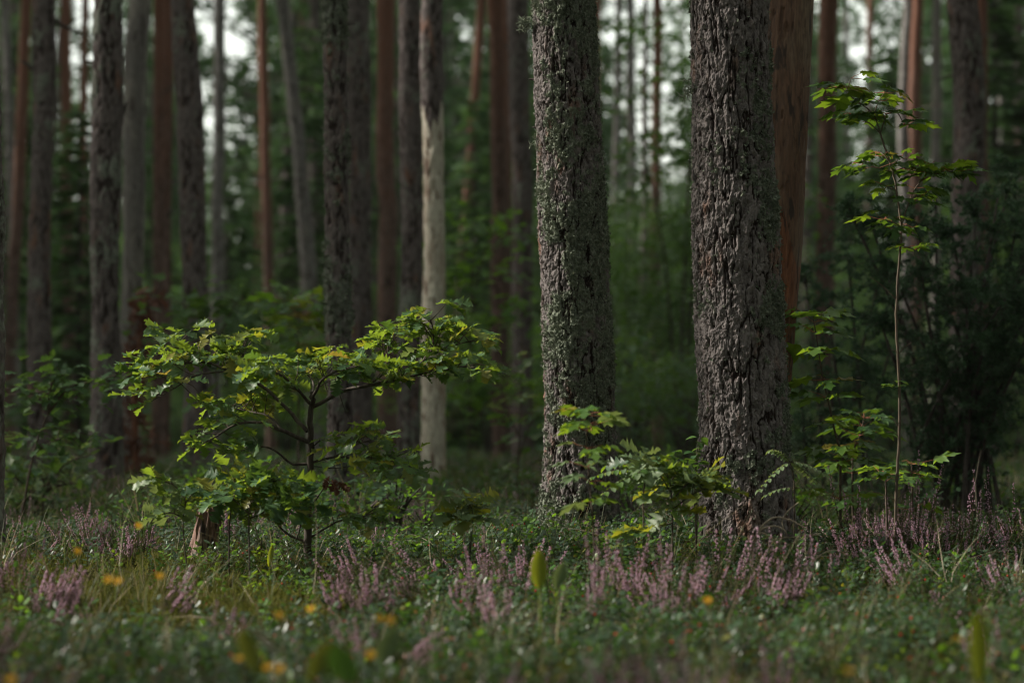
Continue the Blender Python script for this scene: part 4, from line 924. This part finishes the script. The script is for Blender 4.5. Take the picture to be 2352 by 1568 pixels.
# far wood, read as one mass
def scatter(name, srcs, pts, rz, tilt, scl, idx, label, cat, kind='stuff'):
    me = bpy.data.meshes.new(name); me.vertices.add(len(pts)); me.vertices.foreach_set('co', np.asarray(pts, float).ravel())
    rot = np.stack([tilt[:, 0], tilt[:, 1], rz], 1)
    a = me.attributes.new('rot', 'FLOAT_VECTOR', 'POINT'); a.data.foreach_set('vector', rot.astype(np.float32).ravel())
    a = me.attributes.new('scl', 'FLOAT', 'POINT'); a.data.foreach_set('value', scl.astype(np.float32))
    a = me.attributes.new('idx', 'INT', 'POINT'); a.data.foreach_set('value', idx.astype(np.int32)); me.update()
    o = link(name, me); tag(o, label, cat, kind=kind)
    c = bpy.data.collections.new(name + '_pieces')
    for k, s_ in enumerate(srcs): c.objects.link(bpy.data.objects.new(f'{name}_piece_{k:02d}', s_))
    ng = bpy.data.node_groups.new(name, 'GeometryNodeTree'); ng.interface.new_socket('Geometry', in_out='INPUT', socket_type='NodeSocketGeometry'); ng.interface.new_socket('Geometry', in_out='OUTPUT', socket_type='NodeSocketGeometry')
    n = ng.nodes; l = ng.links; gi = n.new('NodeGroupInput'); go = n.new('NodeGroupOutput'); ip = n.new('GeometryNodeInstanceOnPoints'); ci = n.new('GeometryNodeCollectionInfo')
    ci.inputs['Collection'].default_value = c; ci.inputs['Separate Children'].default_value = True; ci.inputs['Reset Children'].default_value = True
    def attr(nm, ty): q = n.new('GeometryNodeInputNamedAttribute'); q.data_type = ty; q.inputs['Name'].default_value = nm; return q.outputs['Attribute']
    l.new(gi.outputs[0], ip.inputs['Points']); l.new(ci.outputs[0], ip.inputs['Instance']); ip.inputs['Pick Instance'].default_value = True
    l.new(attr('idx', 'INT'), ip.inputs['Instance Index']); er = n.new('FunctionNodeEulerToRotation'); l.new(attr('rot', 'FLOAT_VECTOR'), er.inputs[0]); l.new(er.outputs[0], ip.inputs['Rotation'])
    l.new(attr('scl', 'FLOAT'), ip.inputs['Scale']); l.new(ip.outputs[0], go.inputs[0])
    o.modifiers.new('scatter', 'NODES').node_group = ng
    return o
n = 330; dd = rng.uniform(66, 150, n); px = rng.uniform(-500, 2850, n)
mask = hsh(np.floor(px / 130), np.floor(px / 130) * 0, np.floor(px / 130) * 0)
x = (px - 1176) / FPX * dd
pts = np.stack([x, dd, ground_z(x, dd) - .1], 1)
scatter('far_wood', SPR + BUS[1:4:2], pts, rng.uniform(0, 6.28, n), np.zeros((n, 2)), rng.uniform(1.0, 1.85, n) * np.where(((px > 1360) & (px < 1600)) | ((px > 100) & (px < 225)) | ((px > 440) & (px < 590)), .88, 1.0), rng.integers(0, 6, n), 'dense blurred wood closing the view behind all trunks', 'wood')
def high_tree(k):
    mb = MB(); tube(mb, [(0, 0, 0), (0, 0, 8), (0, 0, 16)], [.14, .11, .04], 8, 1); 
    for q in range(30):
        z = 5.5 + 10 * (q / 30); a = random.uniform(0, 6.28); L = random.uniform(.8, 2.3) * (1 - .4 * q / 30); e = np.array([math.cos(a) * L, math.sin(a) * L, z + random.uniform(-.3, .6)]); p0 = np.array([0, 0, z])
        tube(mb, [p0, e], [.035, .01], 4, 1)
        for w_ in range(9): needle_brush(mb, p0 + (e - p0) * random.uniform(.3, 1) + rng.normal(0, .25, 3), np.array([0, 0, .4]), .32, 9, .045)
    return mb.mesh(f'far_pine_{k}', [M['needle'], M['branch']])
HP = [high_tree(k) for k in range(4)]
n = 400; dd = rng.uniform(52, 150, n); px = rng.uniform(-400, 2750, n)
gap = lambda a, b: (px > a) & (px < b) & (rng.random(n) < .96)
keep = ~(gap(1380, 1590) | gap(115, 215) | gap(440, 590) | gap(1930, 2060))
px, dd = px[keep], dd[keep]; n = len(px); x = (px - 1176) / FPX * dd
scatter('far_pines', HP, np.stack([x, dd, ground_z(x, dd)], 1), rng.uniform(0, 6.28, n), rng.normal(0, .02, (n, 2)), rng.uniform(.8, 1.15, n), rng.integers(0, 4, n), 'far pine tops with bright sky holes between them', 'wood')

# unseen wood at the sides and behind the camera, added to dim sky light
n = 420; a_ = rng.uniform(0, 6.283, n); r_ = 46 * np.sqrt(rng.uniform(.006, 1, n)); x = r_ * np.sin(a_); y = 8 + r_ * np.cos(a_)
inview = (y > 1.5) & (np.abs(x) < .235 * y + 1.6); sunlane = (np.abs((x + .3) * math.cos(SUN_AZ) - (y - 8.6) * math.sin(SUN_AZ)) < 3.3) & (x < 0)  # sunlane stays free of trees so the sun reaches the clearing
k = ~inview & ~sunlane & (np.abs(x) + np.abs(y) > 2.5); x, y = x[k], y[k]; n = len(x)
def surround_tree(q):
    o = MB(); tube(o, [(0, 0, -.2), (0, 0, 6), (0, 0, 15)], [.16, .13, .06], 8, 2)
    me = CROWNS[q]; co = np.empty(len(me.vertices) * 3); me.vertices.foreach_get('co', co); co = co.reshape(-1, 3) * np.array([1.15, 1.15, 1.2]) + np.array([0, 0, 8.2])
    tri = [p for p in me.polygons]; f3 = np.array([p.vertices[:] for p in tri if len(p.vertices) == 3]); o.add(co, f3, 0)
    return o.mesh(f'surround_tree_{q}', [M['needle'], M['branch'], M['pine_mid']])
scatter('surrounding_pines', [surround_tree(q) for q in range(3)], np.stack([x, y, ground_z(x, y)], 1), rng.uniform(0, 6.28, n), rng.normal(0, .02, (n, 2)), rng.uniform(.85, 1.15, n), rng.integers(0, 3, n), 'unseen pine wood at the sides and behind, added to shade the scene', 'wood')
n = 150; a_ = rng.uniform(0, 6.283, n); r_ = rng.uniform(30, 50, n); x = r_ * np.sin(a_); y = r_ * np.cos(a_); k = ~((y > 1.5) & (np.abs(x) < .25 * y + 1.6)); x, y = x[k], y[k]; n = len(x)  # unseen ring of young trees, added to block low sky light
scatter('surrounding_undergrowth', SPR + BUS[1:4:2], np.stack([x, y, ground_z(x, y) - .1], 1), rng.uniform(0, 6.28, n), np.zeros((n, 2)), rng.uniform(.8, 1.3, n), rng.integers(0, 6, n), 'unseen young trees at the sides and behind, added to block low light', 'wood')

# ------------------------------------------------------------------ ground cover
def heather_mesh(k, n=16, H=.26, flower=.8):
    mb = MB()
    for q in range(n):
        a = random.uniform(0, 6.28); lean = random.uniform(.1, .7); h = H * random.uniform(.5, 1.1); r_ = h * lean * .6
        p0 = np.array([math.cos(a) * .03 * random.random(), math.sin(a) * .03 * random.random(), 0]); e = p0 + np.array([math.cos(a) * r_, math.sin(a) * r_, h])
        W = smooth_line([p0, (p0 + e) / 2 + np.array([math.cos(a), math.sin(a), 0]) * r_ * .15, e], 3); tube(mb, W, np.linspace(.0018, .0007, len(W)), 3, 0)
        fl = random.random() < flower; m_ = int(26 * h / H) if True else 0
        t = rng.uniform(.15, .62 if fl else 1, m_ * 2); ix = t * (len(W) - 1.001); b_ = ix.astype(int); c = W[b_] * (1 - (ix - b_))[:, None] + W[b_ + 1] * (ix - b_)[:, None]
        for c_ in c[:m_]: needle_brush(mb, c_, np.array([0, 0, .8]), .012, 5, .0016, 1)
        if fl:
            t = rng.uniform(.58, 1.0, 34); ix = t * (len(W) - 1.001); b_ = ix.astype(int); c = W[b_] * (1 - (ix - b_))[:, None] + W[b_ + 1] * (ix - b_)[:, None]; an = rng.uniform(0, 6.28, 34)
            c = c + np.stack([np.cos(an), np.sin(an), an * 0], 1) * (.0065 * (1.15 - (t - .58) * 1.7))[:, None]
            for c_ in c:
                s = random.uniform(.0022, .0036); V = np.array([(s, 0, 0), (-s, 0, 0), (0, s, 0), (0, -s, 0), (0, 0, s * 1.3), (0, 0, -s)]) + c_
                mb.add(V, [(0, 2, 4), (2, 1, 4), (1, 3, 4), (3, 0, 4), (2, 0, 5), (1, 2, 5), (3, 1, 5), (0, 3, 5)], 2)
    return mb.mesh(f'heather_{k}', [M['heath_stem'], M['heath_green'], M['heath_pink']])
def ling_mesh(k, H=.11, n=15, L=.024, berries=0):
    mb = MB(); e = np.array([random.gauss(0, .02), random.gauss(0, .02), H]); tube(mb, [(0, 0, 0), e * .5 + (random.gauss(0, .006), 0, 0), e], [.0014, .0012, .0008], 3, 1)
    for q in range(n):
        t = .25 + .75 * q / n; p = e * t; a = q * 2.4 + random.uniform(-.4, .4); u = random.uniform(-.05, .75); d = np.array([math.cos(a) * math.cos(u), math.sin(a) * math.cos(u), math.sin(u)]); s = np.array([-math.sin(a), math.cos(a), 0]); l = L * random.uniform(.6, 1.15); up = np.cross(d, s) * -1
        V = [p, p + d * l * .4 + s * l * .28 + up * l * .06, p + d * l * .8 + s * l * .24 + up * l * .03, p + d * l, p + d * l * .8 - s * l * .24 + up * l * .03, p + d * l * .4 - s * l * .28 + up * l * .06]
        mb.add(V, [(0, 1, 2, 3), (0, 3, 4, 5)], 0)
    for q in range(berries):
        c = e * .8 + np.array([random.gauss(0, .008), random.gauss(0, .008), -.004 * q]); s = .0042
        th_ = np.arange(6) * math.pi / 3; V = [c + (0, 0, s)] + [c + (math.cos(x_) * s, math.sin(x_) * s, 0) for x_ in th_] + [c - (0, 0, s)]
        mb.add(V, [(0, 1 + i, 1 + (i + 1) % 6) for i in range(6)] + [(7, 1 + (i + 1) % 6, 1 + i) for i in range(6)], 2)
    return mb.mesh(f'lingonberry_{k}', [M['ling'], M['twig'], M['berry']])
def grass_mesh(k, n=9, H=.24, m_='grass', w_=.0016, lean=.5):
    mb = MB()
    for q in range(n):
        a = random.uniform(0, 6.28); h = H * random.uniform(.5, 1.2); l = lean * random.uniform(.3, 1.3); d = np.array([math.cos(a), math.sin(a), 0]); s = np.array([-math.sin(a), math.cos(a), 0]); p = d * random.uniform(0, .02)
        P_ = [p + d * h * l * t * t + np.array([0, 0, h * t * (1 - .25 * l * t)]) for t in (0, .35, .7, 1)]; V = []
        for i, x_ in enumerate(P_): ww = w_ * (1, .9, .6, .05)[i]; V += [x_ - s * ww, x_ + s * ww]
        mb.add(V, [(2 * i, 2 * i + 1, 2 * i + 3, 2 * i + 2) for i in range(3)])
    return mb.mesh(f'grass_{k}', M[m_])
def moss_mesh(k):
    mb = MB()
    for q in range(26): needle_brush(mb, np.array([random.gauss(0, .02), random.gauss(0, .02), .008]), np.array([0, 0, 1.0]), .026, 6, .002)
    return mb.mesh(f'moss_{k}', M['moss'])
random.seed(3)
def field(n, d0, d1, pw=1.0, ex=1.2, side=0.0):
    d = (d0 ** pw + (d1 ** pw - d0 ** pw) * rng.random(n)) ** (1 / pw); hw = .2118 * d * ex + .5
    x = rng.uniform(-1, 1, n) * hw; return x, d
def lay(name, srcs, x, y, s0, s1, tilt, label, cat, dz=-.004):
    n = len(x); scatter(name, srcs, np.stack([x, y, ground_z(x, y) + dz], 1), rng.uniform(0, 6.28, n), rng.normal(0, tilt, (n, 2)), rng.uniform(s0, s1, n), rng.integers(0, len(srcs), n), label, cat)
def blob(x, y, cx, cy, rx, ry): return np.exp(-((x - cx) / rx) ** 2 - ((y - cy) / ry) ** 2)
def wx(px, d): return (px - 1176) / FPX * d
# lingonberry
x, y = field(26000, 3.6, 15, 1.6); dn = .62 + .5 * fbm(x * .9, y * .9, x * 0 + 3, 3) + .9 * blob(x, y, .35, 10.0, .6, .55) + .5 * blob(x, y, 1.3, 9.6, .9, .8) - .75 * blob(x, y, -1.5, 8.4, .8, 1.3) - .4 * blob(x, y, -.8, 7.8, .5, .5)
k = rng.random(len(x)) < dn; x, y = x[k], y[k]
lay('lingonberry_plants', [ling_mesh(q, H=(.07, .09, .11, .13, .10)[q], n=(11, 13, 16, 18, 14)[q], berries=(0, 0, 0, 0, 1)[q]) if q != 4 or True else 0 for q in range(5)], x, y, .7, 1.25, .25, 'glossy dark lingonberry plants with a few red berries', 'ground cover')
def bil_mesh(k, mt):
    me = ling_mesh(k, H=(.12, .16, .10)[k % 3], n=12, L=.030); me.materials[0] = M[mt]; return me
x, y = field(7000, 3.3, 15, 1.4); k = rng.random(len(x)) < .12 + .8 * sstep(0, .3, fbm(x * 1.1 + 30, y * 1.1, x * 0, 3)); lay('bilberry_plants', [bil_mesh(0, 'shrub_lime'), bil_mesh(1, 'oak_dark'), bil_mesh(2, 'maple_lime'), bil_mesh(3, 'shrub')], x[k], y[k], .6, 1.2, .3, 'fresh green bilberry twigs scattered between the heather', 'ground cover')
# heather
x, y = field(6500, 3.9, 16, 1.5)
hd = .10 + .34 * sstep(.0, .35, fbm(x * .8 + 5, y * .8, x * 0 + 8, 3)) + .50 * blob(x, y, wx(1150, 8.2), 8.2, .85, 1.3) + 1.5 * blob(x, y, wx(2180, 9.7), 9.7, .6, .8) + .5 * blob(x, y, wx(1750, 7.5), 7.5, .5, .8) + .5 * blob(x, y, wx(200, 7.2), 7.2, .7, .5) - .4 * blob(x, y, wx(600, 8.6), 8.5, .6, .6) - .3 * blob(x, y, wx(1450, 9.3), 9.3, .3, .6)
hd = hd * (.12 + 1.5 * sstep(.0, .22, fbm(x * 2.6, y * 1.8, x * 0 + 21, 2))); k = rng.random(len(x)) < hd * .60; x, y = x[k], y[k]
lay('heather', [heather_mesh(0), heather_mesh(1, 18, .22), heather_mesh(2, 14, .30), heather_mesh(3, 20, .20, .25), heather_mesh(4, 16, .25, .1)], x, y, .42, .95, .32, 'pink-flowering heather spread over the clearing', 'ground cover')
# grass, straw, moss
x, y = field(2600, 3.6, 17, 1.6); lay('grass', [grass_mesh(0), grass_mesh(1, 12, .18), grass_mesh(2, 6, .3)], x, y, .4, .85, .15, 'thin green grass between the heather plants', 'grass')
x, y = field(700, 3.4, 13, 1.4); lay('fallen_twigs', [grass_mesh(11, 2, .22, 'twig', .0016, 3.2), grass_mesh(12, 3, .10, 'brown_leaf', .0035, 2.6), grass_mesh(13, 3, .18, 'dry_twig', .0013, 3.0)], x, y, .5, 1.0, .25, 'thin fallen twigs and brown litter among the plants', 'litter', .05)
x, y = field(260, 5.0, 16, 1.6); lay('dry_grass', [grass_mesh(4, 2, .42, 'straw', .0011, .8), grass_mesh(5, 3, .34, 'straw', .001, 1.0)], x, y, .6, 1.1, .3, 'sparse bleached grass stalks rising above the plants', 'grass')
x, y = field(9000, 3.3, 14, 1.6); k = rng.random(len(x)) < .25 + 1.0 * blob(x, y, -1.5, 8.6, .9, 1.6) + .5 * blob(x, y, -.8, 7.8, .6, .6); lay('moss', [moss_mesh(q) for q in range(3)], x[k], y[k], 1.0, 2.3, .2, 'yellow-green moss cushions in the gaps', 'moss')
# undergrowth further off
x, y = field(17000, 13.5, 55, .5, 1.15); lay('far_undergrowth', [grass_mesh(6, 30, .30, 'grass', .004), ling_mesh(7, .16, 22, .045), heather_mesh(6, 14, .28, .25), bush_mesh(9, .26, .22, 130, 'oak_dark', .06), ling_mesh(8, .2, 26, .05)], x, y, .4, .85, .15, 'dim undergrowth of dwarf shrubs and grass between the trunks', 'ground cover')

n = 420; y = 10.8 + 9 * rng.random(n) ** 1.3; x = rng.uniform(-1, 1, n) * (.22 * y + .6); k = rng.random(n) < .25 + .9 * sstep(-.05, .25, fbm(x * .9 + 4, y * .7, x * 0 + 30, 2)); k &= ~((np.abs(x - .33) < .5) & (y < 11.3))
lay('low_shrubs', [bush_mesh(10, .34, .2, 170, 'shrub', .05), bush_mesh(11, .28, .22, 150, 'oak_dark', .05), bush_mesh(12, .40, .16, 130, 'shrub_lime', .045), grass_mesh(14, 26, .42, 'grass', .0028, .6)], x[k], y[k], .45, .95, .1, 'uneven clumps of low shrubs and grass behind the clearing', 'ground cover')

# tall heather sprigs one can tell apart, right of the thickest pine
random.seed(8)
HM = heather_mesh(20, 5, .34, 1.0), heather_mesh(21, 4, .40, 1.0), heather_mesh(22, 3, .36, 1.0)
for q, (px, py, d, lb) in enumerate(((1968, 1205, 9.4, 'lone tall heather tuft left of the tall maple stem'), (2075, 1215, 9.3, 'heather tuft close to the foot of the tall maple'), (2130, 1220, 9.4, 'second heather tuft right of the tall maple foot'),
        (2225, 1215, 9.6, 'tall heather tuft with straight lilac spikes before the juniper'), (2290, 1205, 9.5, 'tallest heather tuft near the right edge'), (2340, 1210, 9.4, 'heather tuft cut by the right edge'))):
    x_ = wx(px, d); o = link('heather_tuft', HM[q % 3], None, (x_, d, gz(x_, d)), (0, 0, q * 1.3), random.uniform(.95, 1.15)); tag(o, lb, 'heather', 'tall heather tufts at the right')
for q, (px, d, lb) in enumerate(((1110, 7.0, 'heather tuft standing tall under the middle pale seedling'), (1150, 7.2, 'blurred tall heather tuft left of the lichen-covered pine foot'), (1360, 7.0, 'heather tuft crossing the lime seedling stem'), (1400, 7.1, 'lilac heather tuft below the two big pines'), (1545, 7.0, 'pale heather tuft over the big-leaved oak seedling'), (1890, 8.0, 'heather tuft before the dry looping twigs'))):
    x_ = wx(px, d); o = link('heather_tuft', HM[(q + 1) % 3], None, (x_, d, gz(x_, d)), (0, 0, q * 1.7), .85); tag(o, lb, 'heather', 'blurred heather tufts in the middle')

# yellow flowers, out of focus in front
def flower_parts():
    mb = MB(); c = np.array([0, 0, 0.])
    for ring, (n_, L, up) in enumerate(((13, .013, .15), (9, .009, .6))):
        for q in range(n_):
            a = q * 2 * math.pi / n_ + ring * .2; d = np.array([math.cos(a) * math.cos(up), math.sin(a) * math.cos(up), math.sin(up)]); s = np.array([-math.sin(a), math.cos(a), 0]) * .0022
            mb.add([c - s * .4, c + s * .4, c + d * L + s, c + d * L - s], [(0, 1, 2, 3)])
    return mb.mesh('flower_head', M['yellow'])
FH = flower_parts()
for q, (px, py, d, lb) in enumerate(((248, 1330, 5.6, 'yellow flower at the left in front of the heather'), (178, 1265, 6.2, 'upper yellow flower left of the stump'), (318, 1207, 6.8, 'dim orange flower beside the stump'),
        (714, 1398, 5.6, 'yellow flower below the young oak stem'), (872, 1420, 5.0, 'bright yellow flower pair lower middle'), (548, 1512, 4.7, 'yellow flower lower left of the pale leaf'), (615, 1532, 4.6, 'yellow flower near the bottom, second from the left'),
        (752, 1502, 4.8, 'small yellow flower near the bottom under the oak'), (852, 1502, 4.8, 'small yellow flower near the bottom, right of its twin'), (366, 1322, 5.8, 'faint yellow flower behind the left heather'), (1625, 1378, 5.6, 'pale yellow flower under the thickest pine'), (25, 1560, 4.4, 'yellow flower in the bottom left corner'), (1950, 1540, 4.3, 'dull orange flower at the bottom right'), (2200, 1468, 4.9, 'faint orange flower lower right'), (640, 1412, 5.2, 'faint yellow flower left of the one under the oak'))):
    h = at(px, py, d); b = np.array([h[0] + .02, h[1], gz(h[0], h[1])]); rt = empty('yellow_flower', b); tag(rt, lb, 'flower', 'yellow flowers in the foreground')
    mb = MB(); tube(mb, [(0, 0, 0), (h - b) * .5 + (.008, 0, 0), h - b], [.0015, .0012, .001], 4); link('stem', mb.mesh('stem', M['grass']), rt)
    for k in range(1 + (q in (0, 4, 6))): link('flower_head', FH, rt, Vector(h - b) + Vector((k * .022, 0, -.004 * k)), (random.uniform(.2, .9), random.uniform(-.4, .4), 0), random.uniform(.75, 1.0))

# broad upright leaves
def broad(label, px, y0, y1, d, wpx, m_='broad', lean=0.0, name='broad_leaf'):
    a = at(px, y1, d); b = np.array([a[0], a[1], gz(a[0], a[1])]); H_ = at(px, y0, d)[2] - b[2]; blade0 = (a[2] - b[2]); W_ = wpx / FPX * d / 2
    rt = empty(name, b); tag(rt, label, 'leaf')
    mb = MB(); V = []; ys = np.linspace(0, 1, 9)
    for s_ in (-1, 0, 1):
        for t in ys: V.append((s_ * W_ * math.sin(math.pi * min(1, t * .93 + .04)) ** .75 + lean * t, .012 * t * t + abs(s_) * -.008, blade0 + (H_ - blade0) * t))
    n_ = 9; F = []
    for i in range(n_ - 1): F += [(i, i + 1, n_ + i + 1, n_ + i), (n_ + i, n_ + i + 1, 2 * n_ + i + 1, 2 * n_ + i)]
    mb.add(V, F); link('blade', mb.mesh('blade', M[m_], True), rt)
    mb = MB(); tube(mb, [(0, 0, 0), (.004, 0, blade0 * .5), (0, 0, blade0 + .01)], [.0016, .0014, .001], 4); link('stalk', mb.mesh('stalk', M['broad']), rt)
broad('upright yellow-green lily-like leaf in the heather, centre right', 1238, 1262, 1350, 6.3, 40)
broad('green leaf tucked behind the upright yellow-green one', 1278, 1290, 1350, 6.5, 34, 'oak_pale', .02)
broad('blurred tall lime leaf in the bottom right corner', 2248, 1400, 1568, 4.5, 44)
broad('narrow lime leaf below the young oak', 618, 1250, 1300, 8.6, 14, lean=.012)
broad('blurred green leaf at the bottom left of the yellow flowers', 720, 1470, 1560, 4.3, 60, 'oak_yellow', .03)
broad('second blurred green leaf at the bottom under the oak', 590, 1440, 1540, 4.4, 46, 'oak_yellow', -.03)
broad('blurred pale green leaf at the bottom, left of the curled dry leaf', 880, 1440, 1520, 4.6, 60, 'oak_pale', .02)
broad('blurred deep green leaf at the bottom under the yellow flowers', 800, 1480, 1568, 4.2, 70, 'shrub_lime', -.02)
broad('blurred drooping straw-coloured leaf left of the bottom flowers', 640, 1440, 1500, 4.8, 22, 'dry', -.05)
# pale curled dry leaf at the bottom
a = at(1082, 1545, 4.2); rt = empty('curled_dry_leaf', (a[0], a[1], gz(a[0], a[1]))); tag(rt, 'pale curled dry leaf standing at the bottom middle', 'dry leaf')
mb = MB(); V = []; 
for i in range(9):
    t = i / 8; an = t * 2.6; cx = .028 * (1 - math.cos(an)) ; cz = .05 + .05 * math.sin(an) + .015 * t
    for s_ in (-1, 0, 1): V.append((cx + s_ * .002, s_ * .012 * math.sin(math.pi * (t * .85 + .1)), cz + a[2] - .09 - gz(a[0], a[1]) + .01 + abs(s_) * .004))
mb.add(V, [(3 * i + j, 3 * i + j + 1, 3 * i + j + 4, 3 * i + j + 3) for i in range(8) for j in (0, 1)]); tube(mb, [(0, 0, 0), V[1]], [.0016, .0014], 4)
o = link('blade', mb.mesh('curled_leaf', M['dry'], True), rt); o.location = (-.025, 0, 0)

# ------------------------------------------------------------------ haze
hm = bpy.data.materials.new('haze'); hm.use_nodes = True; hn = hm.node_tree.nodes; hn.clear()
pv = hn.new('ShaderNodeVolumePrincipled'); pv.inputs['Color'].default_value = (.86, .92, .90, 1); pv.inputs['Density'].default_value = HAZE
ho = hn.new('ShaderNodeOutputMaterial'); hm.node_tree.links.new(pv.outputs[0], ho.inputs['Volume'])
mb = MB(); V = [(x_, y_, z_) for x_ in (-300, 300) for y_ in (-80, 620) for z_ in (-12, 30)]
mb.add(V, [(0, 1, 3, 2), (4, 6, 7, 5), (0, 4, 5, 1), (2, 3, 7, 6), (0, 2, 6, 4), (1, 5, 7, 3)])
tag(link('haze', mb.mesh('haze', hm)), 'faint haze in the forest air', 'haze', kind='stuff')
